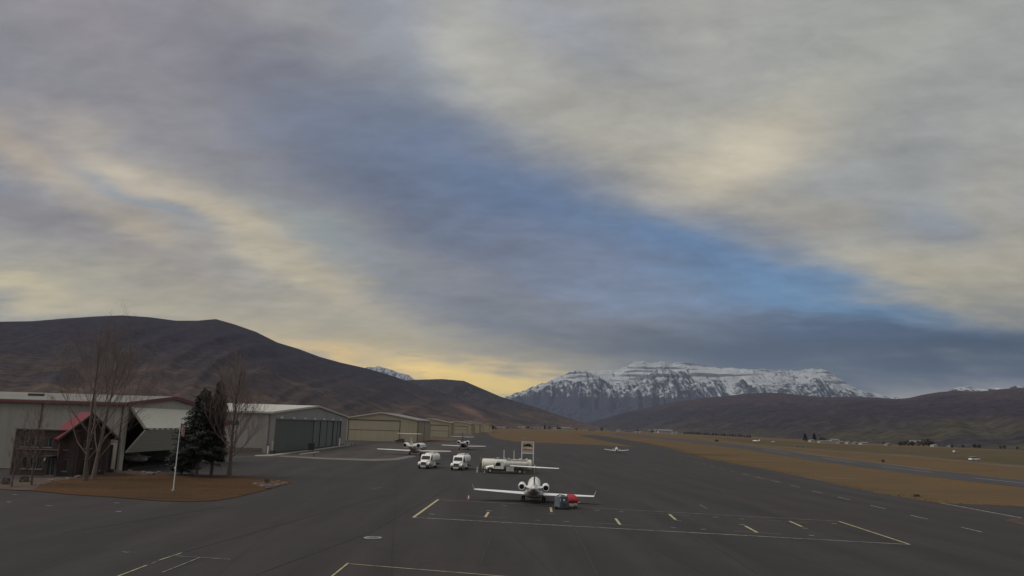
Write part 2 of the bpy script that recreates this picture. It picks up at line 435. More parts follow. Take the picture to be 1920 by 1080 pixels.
# ------------------------------------------------------------------ terrain
def hill_mat(name, stops, z0, z1, zone=None, scale=.004):
    m, nt, b = node_mat(name)
    g = nt.nodes.new('ShaderNodeNewGeometry'); s = nt.nodes.new('ShaderNodeSeparateXYZ'); nt.links.new(g.outputs['Position'], s.inputs[0])
    zz = nmath(nt, 'DIVIDE', nmath(nt, 'SUBTRACT', s.outputs[2], z0), z1 - z0)
    n = tex_noise(nt, scale, 7, .62, geo_pos(nt, (1, 1, 2.5)), .5); f = tex_noise(nt, scale * 9, 6, .7, geo_pos(nt, (1, 1, .6)))
    q = nmath(nt, 'ADD', zz, nmath(nt, 'MULTIPLY', nmath(nt, 'SUBTRACT', n.outputs[0], .5), 1.3))
    k = ramp(nt, q, stops)
    k = mixc(nt, .9, k, ramp(nt, f.outputs[0], [(.32, (.62,) * 3), (.68, (1.38,) * 3)]), 'MULTIPLY')
    sc_ = tex_noise(nt, .045, 4, .7, geo_pos(nt, (1, 1, .3)))
    k = mixc(nt, .8, k, ramp(nt, sc_.outputs[0], [(.38, (.62,) * 3), (.62, (1.38,) * 3)]), 'MULTIPLY')
    ps = tex_noise(nt, .0016, 6, .6, geo_pos(nt, (1, 1, 3)), .8)
    k = mixc(nt, ramp(nt, ps.outputs[0], [(.60, (0, 0, 0)), (.70, (.6,) * 3)]), k, stops[1][1])
    if zone:
        cx, cz, wx, wz, sl, colz = zone
        du = nmath(nt, 'SUBTRACT', s.outputs[0], cx)
        u = nmath(nt, 'DIVIDE', du, wx)
        v = nmath(nt, 'DIVIDE', nmath(nt, 'ADD', nmath(nt, 'SUBTRACT', s.outputs[2], cz), nmath(nt, 'MULTIPLY', du, sl)), wz)
        e = nmath(nt, 'EXPONENT', nmath(nt, 'MULTIPLY', nmath(nt, 'ADD', nmath(nt, 'MULTIPLY', u, u), nmath(nt, 'MULTIPLY', v, v)), -1.0))
        e = nmath(nt, 'MULTIPLY', e, ramp(nt, f.outputs[0], [(.35, (.35,) * 3), (.6, (1,) * 3)]))
        k = mixc(nt, e, k, colz)
    nt.links.new(k, b.inputs['Base Color']); b.inputs['Roughness'].default_value = 1; b.inputs['Specular IOR Level'].default_value = .05
    return m
def snow_mat(name, line, span, cliff=True):
    m, nt, b = node_mat(name)
    g = nt.nodes.new('ShaderNodeNewGeometry'); s = nt.nodes.new('ShaderNodeSeparateXYZ'); nt.links.new(g.outputs['Position'], s.inputs[0])
    sn = nt.nodes.new('ShaderNodeSeparateXYZ'); nt.links.new(g.outputs['True Normal'], sn.inputs[0])
    n = tex_noise(nt, .0022, 8, .66, geo_pos(nt, (1, 1, .55)), .4)
    fn = tex_noise(nt, .010, 7, .72, geo_pos(nt, (1, 1, .35)), .6)
    bands = tex_noise(nt, .0105, 4, .6, geo_pos(nt, (.09, .09, 1.25)), .3)
    hgt = nmath(nt, 'DIVIDE', nmath(nt, 'SUBTRACT', s.outputs[2], line), span)
    at_ = nt.nodes.new('ShaderNodeAttribute'); at_.attribute_name = 'snow_bowl'
    st = tex_noise(nt, .012, 6, .7, geo_pos(nt, (1.6, .18, .18)), .5)          # snow lying in the gullies, down the fall line
    q = nmath(nt, 'ADD', nmath(nt, 'MULTIPLY', hgt, .34), nmath(nt, 'MULTIPLY', at_.outputs['Fac'], .30))
    q = nmath(nt, 'ADD', q, nmath(nt, 'MULTIPLY', nmath(nt, 'SUBTRACT', n.outputs[0], .5), 1.0))
    q = nmath(nt, 'ADD', q, nmath(nt, 'MULTIPLY', nmath(nt, 'SUBTRACT', fn.outputs[0], .5), 2.8))
    q = nmath(nt, 'ADD', q, nmath(nt, 'MULTIPLY', nmath(nt, 'SUBTRACT', st.outputs[0], .5), 3.6))
    q = nmath(nt, 'SUBTRACT', q, .12)
    q = nmath(nt, 'SUBTRACT', q, nmath(nt, 'MULTIPLY', nmath(nt, 'MAXIMUM', nmath(nt, 'SUBTRACT', .16, hgt), 0.0), 4.0))
    sf = nmath(nt, 'MULTIPLY', q, 2.6, True)
    cl = nmath(nt, 'MULTIPLY', nmath(nt, 'SUBTRACT', bands.outputs[0], .515), 12.0, True)
    cl = nmath(nt, 'MULTIPLY', cl, nmath(nt, 'MULTIPLY', nmath(nt, 'SUBTRACT', hgt, .3), 1.4, True))
    sf = nmath(nt, 'MULTIPLY', sf, nmath(nt, 'SUBTRACT', 1.0, nmath(nt, 'MULTIPLY', cl, .8)))
    rock = ramp(nt, fn.outputs[0], [(.35, (.024, .026, .036)), (.65, (.058, .058, .07))])
    sno = ramp(nt, n.outputs[0], [(.35, (.25, .27, .30)), (.65, (.43, .45, .46))])
    k = mixc(nt, sf, rock, sno)
    nt.links.new(k, b.inputs['Base Color']); b.inputs['Roughness'].default_value = .9; b.inputs['Specular IOR Level'].default_value = .1
    return m
def interp(tab, x):
    if x <= tab[0][0]: return tab[0][1]
    for (a, b), (c, d) in zip(tab, tab[1:]):
        if x <= c:
            t = (x - a) / (c - a); return b + (d - b) * t
    return tab[-1][1]
def ridge_terrain(name, prof, dist, foot, mat, na, nd, power=1.5, spur=.08, spurf=5.0, rough=.02, seed=0, back=1.25, diag=1.2, zbase=-.4, peaks=(), world=0.0, wscale=.0009, ledge=0.0, crest=0.0):
    """a range of hills: crest height by bearing, falling to its foot on this side and away behind,
    cut by slanting drainages, with outlying buttress peaks"""
    pa = sorted((azel(x, y)[0], math.tan(azel(x, y)[1])) for x, y in prof)
    fa = sorted((azel(x, 800)[0], d) for x, d in foot); da = sorted((azel(x, 800)[0], d) for x, d in dist)
    pk = []
    for (x, y, d, ss, sf) in peaks:
        a, e = azel(x, y); pk.append((a, d, CAMH + math.tan(e) * d, ss, sf))
    a0, a1 = pa[0][0], pa[-1][0]
    vs = []; fs = []; bowl = []
    V = Vector
    def smooth_profile(a):
        return sum(interp(pa, a + k * .006) * w for k, w in ((-5, .5), (-4, .7), (-3, .85), (-2, .95), (-1, 1), (0, 1), (1, 1), (2, .95), (3, .85), (4, .7), (5, .5))) / 9.0
    for i in range(na + 1):
        a = a0 + (a1 - a0) * i / na
        tr = interp(pa, a); dr = interp(da, a); df = interp(fa, a)
        hr0 = CAMH + tr * dr; hs = CAMH + smooth_profile(a) * dr
        ca, sa = math.sin(a), math.cos(a)
        for j in range(nd + 1):
            s = j / nd
            if s <= .8:
                t = s / .8; d = df + (dr - df) * t
            else:
                t = 1 + (s - .8) / .2; d = dr + (dr * (back - 1)) * (t - 1)
            x, y = ca * d, sa * d
            ks = max(0.0, min(1.0, (t - .35) / .63)); ks = ks * ks * (3 - 2 * ks); hr = hs + (hr0 - hs) * ks
            if t > 1: hr = hr0
            bw = 1.0
            if t <= 1:
                w = min(1, t * 5) * min(1, (1 - t) * 3.5)
                h = hr * (t ** power)
                q = a * spurf * 10 + diag * t + .35 * noise.noise(V((a * 7, t * 1.6, seed)))
                sp = abs(noise.noise(V((q, t * .5 + seed, 3.1)))); sp2 = abs(noise.noise(V((q * 2.9, t * .9 + seed, 7.7))))
                h += hr * spur * w * ((.3 - sp) + .4 * (.3 - sp2))
                if world:
                    rd = noise.ridged_multi_fractal(V((x * wscale, y * wscale, seed)), .85, 2.15, 7, 1.0, 2.0)
                    h += (rd - 1.1) * world * w
                for (pA, pD, pH, ss, sf) in pk:
                    la = abs(a - pA) * d
                    if la > 1500: continue
                    g = 1 + .5 * noise.noise(V((la / 220 * (1 if a > pA else -1), d / 1500, pH)))
                    c = pH - ss * la * g - sf * abs(d - pD)
                    gl = 1 - abs(noise.noise(V(((a - pA) * d / 75, d / 900, pH)))) * 2.2
                    c += 34 * gl * min(1, la / 90 + .15) * max(.12, min(1, (c - 480) / 420))
                    bw = min(bw, max(0.0, min(1.0, .5 - (c - h) / 60.0)))
                    if c > h: h = c
                h += noise.fractal(V((x, y, seed * 50)) * (.0035 if dr < 8000 else .002), 1.0, 2.1, 6) * hr * rough * w
                if ledge: h += ledge * math.sin(h / 17.0 + 2.5 * noise.noise(V((x, y, 0)) * .0012)) * min(1, t)
                if t < 1: h = min(h, CAMH + tr * d - hr * .004 * (1 - t))
                if crest: h += crest * noise.fractal(V((x, y, 9.0)) * .01, .7, 2.1, 5) * t ** 6
                if t < .08: h *= t / .08
            else:
                h = hr0 * (1 - (t - 1)) ** 1.2 - hr0 * .15 * (t - 1)
            bowl.append(bw)
            vs.append((x, y, zbase + (h if h > 0 or t > 1 else h * .1)))
    n = nd + 1
    for i in range(na):
        for j in range(nd):
            fs.append((i * n + j, i * n + j + 1, (i + 1) * n + j + 1, (i + 1) * n + j))
    m = MB(); m.v = vs; m.f = fs
    o = m.build(name, mat, smooth=60, fix=False)
    o.data.attributes.new('snow_bowl', 'FLOAT', 'POINT').data.foreach_set('value', bowl)
    if o.data.polygons[len(o.data.polygons) // 2].normal.z < 0: o.data.flip_normals()
    return struct(o)

# one sheet of ground out to the horizon
m = MB(); m.add([(-11000, -800, 0), (15000, -800, 0), (15000, 19100, 0), (-11000, 19100, 0)], [(0, 1, 2, 3)])
struct(m.build('ground', M_field))
M_hill_l = hill_mat('oak_brush_hillside', [(.0, (.082, .058, .046)), (.12, (.060, .045, .040)), (.24, (.040, .033, .036)), (.5, (.031, .026, .034)), (.75, (.027, .024, .032)), (1.0, (.031, .027, .034))], 0, 420, zone=(-175, 72, 75, 15, .42, (.17, .105, .075)), scale=.0035)
M_hill_2 = hill_mat('brown_hillside', [(.0, (.10, .066, .046)), (.2, (.068, .052, .044)), (.45, (.046, .040, .042)), (.8, (.038, .035, .039)), (1, (.044, .04, .042))], 0, 300, scale=.004)
M_hill_r = hill_mat('foothill_scrub', [(.0, (.056, .050, .040)), (.10, (.042, .037, .042)), (.4, (.033, .030, .041)), (.6, (.050, .040, .045)), (1, (.046, .036, .043))], 0, 330, scale=.003)
M_snow = snow_mat('snowy_mountain', 500, 460)
M_snow2 = snow_mat('far_snowy_peak', 850, 500)
# big hill on the left
ridge_terrain('hill', [(-700, 668), (-450, 640), (-250, 618), (-100, 608), (0, 603), (60, 602), (120, 597), (180, 593), (230, 591), (280, 594.5), (330, 601), (370, 601), (405, 598), (440, 608), (480, 622), (500, 632), (520, 642), (560, 654), (600, 669), (640, 680), (690, 691), (740, 706), (790, 724), (850, 744), (900, 758), (960, 775), (1020, 790), (1075, 800)],
    [(-700, 3000), (300, 3300), (1075, 4300)], [(-700, 900), (500, 1100), (900, 2400), (1075, 3900)], M_hill_l, 460, 150, 1.2, .065, 1.7, .005, 1, diag=-2.4, world=4, wscale=.0016)
# the lower hill behind its shoulder
ridge_terrain('hill', [(640, 722), (700, 716), (775, 712), (830, 710.5), (870, 714), (900, 727), (940, 744), (970, 753), (1010, 765), (1050, 779), (1090, 792), (1130, 803)],
    [(640, 4700), (1130, 5200)], [(640, 3800), (1000, 4200), (1130, 4900)], M_hill_2, 240, 100, 1.1, .08, 3.0, .007, 4, diag=-2.0, world=5, wscale=.0016)
# snowy peak in the saddle
ridge_terrain('mountain', [(600, 722), (660, 700), (690, 688), (700, 689), (706, 687), (713, 686), (722, 691), (735, 694), (752, 700), (768, 704), (776, 711), (800, 728), (860, 760)],
    [(600, 17000), (860, 17000)], [(600, 14500), (860, 14500)], M_snow2, 260, 110, 1.0, .1, 12, .03, 9, world=110, wscale=.0016, ledge=5, crest=14, back=1.1)
# the long snowy massif
TIMP = [(880, 775), (915, 757), (945, 746), (965, 738), (985, 731), (1005, 723), (1020, 718), (1040, 710), (1060, 702), (1072, 697), (1085, 694), (1098, 694), (1108, 699), (1113, 702), (1120, 696), (1135, 693), (1152, 694.5), (1163, 692), (1176, 686), (1184, 681), (1191, 677.5), (1207, 677), (1214, 681), (1228, 680), (1240, 677.5), (1247, 678), (1256, 682), (1270, 679.5), (1290, 681), (1310, 684), (1325, 686), (1345, 690.5), (1370, 689), (1386, 692), (1400, 692.5), (1428, 691.5), (1445, 694), (1462, 692), (1470, 695), (1490, 696), (1508, 692), (1520, 690.5), (1540, 691.5), (1552, 697), (1566, 704), (1580, 713), (1594, 722), (1606, 729), (1624, 734), (1640, 738), (1665, 744), (1700, 747), (1800, 760), (1900, 775)]
ridge_terrain('mountain', TIMP, [(880, 15000), (1900, 15000)], [(880, 10400), (1900, 10400)], M_snow, 980, 320, 1.75, .03, 9.5, .018, 14, world=60, wscale=.0018, ledge=3.5, crest=24, back=1.12, diag=.4,
    peaks=[(1115, 704, 13900, .58, .50), (1088, 715, 13500, .55, .5), (1062, 712, 13900, .5, .5), (1030, 722, 13800, .5, .5), (1000, 731, 13700, .5, .5), (972, 741, 13500, .5, .5), (1142, 727, 13300, .6, .5),
        (1243, 686, 14000, .62, .50), (1222, 706, 13500, .58, .5), (1276, 695, 13850, .62, .5), (1262, 712, 13300, .6, .5), (1306, 716, 13400, .62, .5), (1196, 724, 13200, .6, .5),
        (1338, 712, 13900, .8, .5), (1392, 709, 13900, .9, .5), (1417, 719, 13500, .8, .5), (1478, 718, 13700, .7, .5), (1530, 706, 13950, .7, .5), (1585, 728, 13500, .6, .5)])
# snow dusted tops beyond the right hills
ridge_terrain('mountain', [(1650, 770), (1690, 748), (1740, 741), (1780, 733), (1795, 726), (1812, 724), (1830, 728), (1850, 730), (1872, 727), (1885, 729), (1905, 723), (1930, 726), (1990, 736), (2100, 750)],
    [(1650, 9500), (2100, 9500)], [(1650, 7600), (2100, 7600)], snow_mat('dusted_ridge', 500, 300), 220, 60, 1.2, .12, 9, .03, 21, world=40, wscale=.002, back=1.1)
# foothills on the right
ridge_terrain('foothills', [(1000, 803), (1060, 799), (1100, 794), (1140, 783), (1180, 771), (1215, 764), (1250, 756), (1290, 750), (1330, 745), (1365, 742), (1400, 738), (1440, 736), (1470, 737), (1500, 741), (1535, 744), (1565, 745), (1600, 744), (1640, 745), (1680, 748), (1705, 746), (1730, 740), (1760, 735), (1790, 733), (1830, 735), (1870, 730), (1920, 727), (2000, 722), (2200, 715), (2500, 720)],
    [(1000, 7200), (1500, 5600), (1900, 4600), (2500, 4200)], [(1000, 6200), (1200, 4300), (1300, 2600), (1560, 1200), (1700, 980), (1920, 850), (2500, 800)], M_hill_r, 480, 200, 1.3, .08, 1.6, .012, 30, diag=2.6, world=20, wscale=.0009)

# haze
mh = MB(); mh.box(-11200, 15200, -900, 19300, -1.5, 1620)
hz = mh.build('haze', bpy.data.materials.new('haze_air')); hz['kind'] = 'stuff'
hm = hz.data.materials[0]; hm.use_nodes = True; hm.node_tree.nodes.clear()
pvn = hm.node_tree.nodes.new('ShaderNodeVolumePrincipled'); pvn.inputs['Density'].default_value = 1.9e-5; pvn.inputs['Color'].default_value = (.56, .70, 1.0, 1)
on = hm.node_tree.nodes.new('ShaderNodeOutputMaterial'); hm.node_tree.links.new(pvn.outputs[0], on.inputs['Volume'])

# ------------------------------------------------------------------ pavements and painted marks
def sheet(name, pts, mat, z):
    m = MB(); m.add([(p[0], p[1], z) for p in pts], [tuple(range(len(pts)))])
    o = m.build(name, mat, fix=False)
    if o.data.polygons[0].normal.z < 0: o.data.flip_normals()
    return struct(o)
def PX(*pts): return [P(x, y) for x, y in pts]
sheet('apron', [(-190, 2), (-190, 352), (-84, 355), (-36, 358), (-34, 500), (-31, 710)] + PX((912, 811), (918, 816), (930, 822), (965, 827.5), (1000, 829.5), (1060, 832), (1110, 834), (1160, 836.5), (1192, 838), (1140, 828), (1100, 820), (1085, 815.5), (1110, 815.5), (1150, 820), (1192, 828), (1235, 836), (1280, 848), (1330, 861), (1430, 879), (1540, 902), (1640, 924), (1700, 934), (1760, 943), (1920, 950), (2100, 956)) + [(190, 60), (190, 2)], M_apron, .02)
sheet('ramp', PX((410, 858), (503, 853), (600, 842), (650, 834), (716, 833), (800, 832), (870, 828), (905, 836), (860, 848), (800, 853), (740, 862), (640, 862), (560, 858)), M_ramp, .03)
sheet('runway', PX((1150, 812), (1200, 816), (1290, 824), (1400, 835.5), (1520, 853.5), (1645, 869.5), (1740, 882), (1920, 901.5), (2200, 935), (2200, 955), (1920, 914.5), (1740, 893), (1645, 880), (1520, 863), (1400, 843), (1290, 829), (1200, 819), (1150, 815)), M_runway, .02)
sheet('meadow', PX((1300, 817), (1420, 824), (1560, 833), (1700, 838), (1820, 843), (1920, 846), (2300, 856), (2300, 925), (1920, 873), (1800, 862), (1700, 852), (1560, 844), (1420, 833)), M_meadow, .02)
sheet('gravel_track', PX((1300, 823.5), (1420, 833.2), (1560, 845), (1700, 853.5), (1800, 863.5), (1920, 874), (2300, 926), (2300, 931), (1920, 877.5), (1800, 866.5), (1700, 856), (1560, 847), (1420, 834.8)), M_track, .03)
sheet('runway_shoulder', PX((1400, 834), (1520, 850.5), (1645, 866.5), (1740, 879), (1920, 898), (2200, 931), (2200, 934.4), (1920, 901), (1740, 881.5), (1645, 869), (1520, 853), (1400, 835.1)), M_track, .025)
sheet('concrete_strip', PX((478, 853.5), (505, 852.5), (600, 841), (655, 833.2), (656, 835.2), (600, 843.5), (508, 855), (478, 855.5)), M_concrete, .05)
sheet('concrete_strip', PX((560, 851), (596, 846.6), (600, 848), (563, 852.6)), M_concrete, .05)
sheet('concrete_strip', PX((255, 872), (300, 869), (325, 867.5), (327, 870), (300, 873), (240, 880), (225, 882)), M_concrete, .05)
sheet('worn_path', PX((520, 856), (600, 861), (700, 864.5), (745, 863), (800, 852), (786, 851.2), (735, 860), (690, 861), (600, 858), (530, 854.5)), simple('worn_pavement', (.12, .105, .096), .15, .1, .9), .04)
sheet('dirt_strip', [(-120, 351), (-31, 353), (-30, 520), (-29, 760), (-60, 760), (-90, 372), (-120, 372)], M_mulch, .04)
sheet('lawn', PX((-60, 917), (0, 919), (60, 921), (120, 927), (200, 932.5), (260, 937), (300, 940), (350, 941.5), (400, 940), (440, 934), (490, 922), (530, 911), (549, 905.5), (540, 901), (480, 897), (420, 893), (340, 892), (300, 888), (240, 885), (180, 890), (120, 896), (0, 901), (-60, 903)), M_lawn, .07)
sheet('planting_bed', PX((-60, 903), (0, 901), (120, 896), (150, 897), (100, 904), (75, 912), (60, 920.6), (0, 918.6), (-60, 916)), M_mulch, .085)
sheet('planting_bed', PX((150, 893), (205, 886), (250, 883), (300, 886.5), (280, 892), (230, 890), (180, 894)), M_mulch, .085)
sheet('gravel_bed', PX((475, 907), (500, 903), (530, 904), (545, 905.5), (528, 910.5), (500, 915), (480, 912)), M_mulch, .085)
sheet('bare_earth', PX((1880, 976), (1905, 972), (1960, 980), (1960, 996), (1920, 986)), M_mulch, .04)
M_seam = simple('bitumen_seam', (.022, .020, .020), .3, .5, .8)
def line(a, b, w, mat, z=.045, name='painted_line'):
    p = P(*a); q = P(*b); d = (q - p).normalized(); n = Vector((-d.y, d.x, 0)) * w / 2
    return sheet(name, [p + n, p - n, q - n, q + n], mat, z)
Y, Wl, Fd = M_yellow_line, M_white_line, M_pale_line
line((822, 937), (775, 971), .28, Y); line((775, 971), (1706, 1022), .20, Wl, .049)
line((822, 937.5), (1572, 978), .2, Fd); line((1572, 978), (1706, 1022), .22, Y, .053)
for a, b in (((916, 961), (909.5, 971)), ((1032.5, 952), (1034, 961)), ((1154, 973), (1163, 985)), ((1255, 965), (1267, 975.5)), ((1397, 987), (1420, 999.5)), ((1480, 978), (1504, 988.5))):
    line(a, b, .26, Y, .053)
for a, b in (((865, 967), (953, 972.5)), ((993, 951), (1045, 953.5)), ((1117, 981), (1206, 987.5)), ((1215, 963), (1294, 967.5)), ((1375, 996.5), (1467, 1002.5)), ((1442, 976.5), (1517, 981))):
    line(a, b, .10, Fd, .049)
for x, y in ((810, 965), (917, 958.5), (946, 948.5), (1008, 976.5), (1033.5, 964), (1062, 979), (1119, 957.5), (1166, 960.5), (1263, 990.5), (1319, 993.5), (1272, 977.5), (1342, 970.5), (1390, 974), (1391, 984.5), (1522, 1005), (1510, 991.5), (1565, 982.5), (27, 928), (16, 942), (92, 949), (220, 944), (222, 960)):
    k = 5.2; line((x - k, y - .3), (x + k, y + .3), .20, Wl, .053)
for x, y in ((1276, 859), (1304, 866), (1319, 870), (1336, 875), (1355, 879), (1375, 884), (1399, 889.5), (1425, 896), (1455, 903), (1491, 912), (1533, 923), (1583, 935), (1646, 951), (1723, 970), (1822, 993.5)):
    k = 3 + (y - 860) * .12; line((x - k, y - k * .2), (x + k, y + k * .26), .2, Wl if y > 885 else Fd, .053)
line((1762, 943.2), (1916, 972), .3, Wl); line((1312, 947), (1326, 954.5), .12, Fd); line((697, 917.5), (716, 914.5), .12, Fd)
line((651, 1058), (960, 1083), .11, Y); line((653, 1057), (612, 1090), .12, Y, .049)
line((341, 1037.5), (297, 1052), .10, Y); line((275, 1061), (215, 1084), .11, Y); line((293, 1054), (284, 1058), .06, Fd)
line((330, 1043.5), (432, 1050), .06, Wl, .049); line((375, 1046.5), (305, 1074.5), .07, Wl, .053)
line((229, 1035), (238, 1036.5), .06, Fd); line((233, 1038.5), (241, 1036), .06, Fd, .049); line((240, 1036.5), (255, 1037), .05, Fd)
for a, b in (((1541, 858.5), (1603, 867)), ((1653, 874.8), (1748, 886)), ((1828, 896.2), (1925, 907)), ((1430, 843.5), (1480, 850.5))):
    line(a, b, .75, M_rwy_line, .05)
line((1470, 851.5), (1650, 876), .25, Fd, .05)
for x, y in ((718, 842), (860, 848), (914, 847), (965, 840)):
    line((x - 2, y), (x + 2, y + .3), .5, Fd, .05)
for a, b in (((344, 1036), (560, 975)), ((560, 975), (742, 924)), ((480, 1078), (690, 1000)), ((690, 1000), (860, 905)), ((1120, 1080), (1075, 985)), ((1420, 1075), (1240, 960)), ((120, 1000), (420, 950)), ((900, 1060), (925, 1000))):
    line(a, b, .10, M_seam, .04, 'paving_seam')
# ring painted round an inspection cover
pc = P(699, 1009.5); m = MB(); nn = 28
vs_ = [(pc.x + r * math.cos(2 * math.pi * i / nn), pc.y + r * math.sin(2 * math.pi * i / nn), .06) for r in (.72, .50) for i in range(nn)]
m.add(vs_, [(i, (i + 1) % nn, nn + (i + 1) % nn, nn + i) for i in range(nn)])
mc = thing('manhole_cover', 'round inspection cover with pale painted ring on the near apron', 'cover', (pc.x, pc.y, 0))
for v in range(len(m.v)): m.v[v] = (m.v[v][0] - pc.x, m.v[v][1] - pc.y, m.v[v][2])
m.build('painted_ring', Wl, mc, fix=False); MB().tube((0, 0, .0), (0, 0, .065), .48, n=20).build('cover_plate', M_chassis, mc, 40)

# ------------------------------------------------------------------ hangars
def slab(m, a, b, z0, z1, t):
    """upright slab from a to b, thickness t to the left of a->b"""
    a = Vector((a[0], a[1])); b = Vector((b[0], b[1])); d = (b - a).normalized(); n = Vector((-d.y, d.x)) * t
    pts = [a, b, b + n, a + n]
    return m.add([(p.x, p.y, z) for z in (z0, z1) for p in pts], [(3, 2, 1, 0), (4, 5, 6, 7), (0, 1, 5, 4), (1, 2, 6, 5), (2, 3, 7, 6), (3, 0, 4, 7)])
def gable_shell(root, W, L, he, hr, open0, open1, doorh, mats, roof_t=.25, over=.35, trimmat=None, trimh=.35):
    """local frame: front gable in the plane y=0 from x=0..W, building runs back to y=L. an opening open0..open1 doorh high"""
    mf, ms, mr = mats; t = .3
    m = MB()
    if open0 > .3: m.box(0, open0, 0, t, 0, doorh)
    if open1 < W - .3: m.box(open1, W, 0, t, 0, doorh)
    m.prism([(0, doorh), (W, doorh), (W, he), (W / 2, hr), (0, he)], t, 1, 0)
    m.build('front_wall', mf, root)
    MB().box(.0, t, t + .004, L, 0, he).build('side_wall', ms, root)
    MB().box(W - t, W, t + .004, L, 0, he).build('side_wall', ms, root)
    m = MB(); m.prism([(t, 0), (W - t, 0), (W - t, he), (W / 2, hr), (t, he)], t, 1, L - t - .004); m.build('back_wall', mf, root)
    sl = (hr - he) / (W / 2)
    m = MB()
    for sgn in (0, 1):
        e = (-over, he - over * sl) if sgn == 0 else (W + over, he - over * sl)
        c = (W / 2, hr)
        pts = [(e[0], e[1] + .02), (c[0], c[1] + .02), (c[0], c[1] + .02 + roof_t), (e[0], e[1] + .02 + roof_t)]
        MB().prism(pts, L + 2 * over, 1, -over).build('roof_slope', mr, root)
    tm = trimmat or M_trim_dark
    m = MB()
    for sgn in (0, 1):
        ex = -over if sgn == 0 else W + over; ez = he - over * sl
        m.prism([(ex, ez - trimh), (W / 2, hr - trimh), (W / 2, hr + roof_t + .08), (ex, ez + roof_t + .08)], .12, 1, -over - .13)
    m.build('rake_trim', tm, root)
    for ex in (-over - .14, W + over + .02):
        MB().box(ex, ex + .12, -over, L + over, he - over * sl - trimh, he - over * sl + .12).build('eave_gutter', tm, root)

# --- A : light hangar with raised two-leaf folding door, at the left edge
GA = R(90)     # local +x -> world +y, local +y -> world -x
A = thing('hangar', 'light grey hangar with red roof trim and its folding door raised, at left edge', 'hangar', (-62.4, 122, 0), GA, 'hangars beside the apron')
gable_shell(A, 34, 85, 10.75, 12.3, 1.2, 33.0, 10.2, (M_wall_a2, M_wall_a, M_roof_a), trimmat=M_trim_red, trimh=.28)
# upper and lower door leaves folded outwards (outwards = local -y)
def leaf(name, x0, x1, p, q, t, mat, par):
    (y0, z0), (y1, z1) = p, q; d = Vector((y1 - y0, z1 - z0)).normalized(); n = Vector((-d.y, d.x)) * t
    m = MB(); m.prism([(y0, z0), (y1, z1), (y1 + n.x, z1 + n.y), (y0 + n.x, z0 + n.y)], x1 - x0, 0, x0); return m.build(name, mat, par)
dr = MB().box(1.3, 32.9, -3.07, -2.87, 6.72, 6.9).build('folding_door', M_trim_dark, A)
leaf('door_leaf', 1.3, 32.9, (-.10, 10.25), (-2.9, 6.9), .22, M_door_a, dr)
leaf('door_leaf', 1.3, 32.9, (-2.85, 6.70), (-.05, 3.0), -.2, M_door_a, dr)
for x0 in (1.12, 32.9):
    m = MB(); m.prism([(-.05, 10.4), (-.35, 10.4), (-3.2, 7.0), (-2.95, 6.8)], .18, 0, x0); m.build('leaf_edge_trim', M_trim_tan, dr)
for i in range(15):
    MB().box(2.2 + i * 2.05, 3.3 + i * 2.05, -3.27, -3.08, 6.66, 6.96).build('hinge_plate', M_trim_tan, dr)
for k, x0 in enumerate((6, 14, 22, 30)):
    MB().box(x0, x0 + .18, .55, .75, 3, 9.9).build('door_strut', M_dark, dr)
# downspouts and seams on the wall that faces the camera (local x=0 plane; y runs away to the left)
for y0 in (.35, 13.5, 27.0, 40.5):
    MB().box(-.16, -.01, y0, y0 + .16, 0, 10.3).build('downspout', M_trim_dark, A)
MB().box(-.05, -.004, .6, 3.2, 0, 4.4).build('corner_panel', M_trim_tan, A)
MB().box(-.09, -.055, 1.25, 1.95, 0, 4.2).build('side_door', M_black, A)
for y0, x0 in ((19, 8), (33, 9)):
    zr = 10.75 + 1.55 * x0 / 17 + .25
    MB().box(x0, x0 + .8, y0, y0 + 2.4, zr - .1, zr + .45).build('roof_vent', M_dark, A)
MB().box(.3, 33.7, .3, 84, .03, .06).build('hangar_floor', simple('dark_floor', (.05, .045, .042), .2, .3, .7), A)

# --- B : grey hangar with rolling leaves
B = thing('hangar', 'grey gabled hangar with dark green-grey rolling doors, centre left', 'hangar', (-63.6, 201.3, 0), GA + R(.66), 'hangars beside the apron')
gable_shell(B, 100, 70, 10.7, 13.6, 4.0, 89, 9.3, (M_wall_b2, M_wall_b, M_roof_w), trimmat=M_trim_tan, trimh=.22)
xs = [4.05, 46.5, 56, 66, 76, 83, 88.95]
for i in range(len(xs) - 1):
    d = .05 + .12 * (i % 2)
    MB().box(xs[i] + .03, xs[i + 1] - .03, d, d + .10, .05, 9.25).build('door_leaf', M_leaf if i == 0 else M_leaf2, B)
    MB().box(xs[i + 1] - .16, xs[i + 1] + .1, -.12, d - .005, .05, 9.25).build('door_post', M_trim_dark, B)
MB().box(4.0, 89.3, -.25, -.01, 9.05, 9.42).build('door_track', M_grey, B)
for x0 in (7.7, 20, 33, 45, 58, 72, 85.5):
    l = MB().box(x0 - .5, x0 + .5, -.75, -.26, 9.25, 9.75).build('flood_light', M_white, B)
MB().box(-.10, -.01, 8.6, 15.2, 7.2, 8.3).build('sign_board', simple('sign_band', (.055, .05, .05), .3, 1, .6), B)
MB().box(-.14, -.104, 11.4, 13.2, 7.0, 8.6).build('sign_emblem', simple('sign_red', (.20, .035, .035), .2, 2, .5), B)
for y0 in (.4, 9.0, 24, 40):
    MB().box(-.13, -.01, y0, y0 + .14, 0, 10.4).build('downspout', M_trim_dark, B)
MB().box(-.10, -.01, 1.8, 60, .3, 1.3).build('wall_skirt', simple('skirt_brown', (.14, .11, .10), .2, 1, .8), B)
MB().box(2.2, 3.6, -.02, .0, 0.1, 3.2).build('personnel_door', M_trim_tan, B)

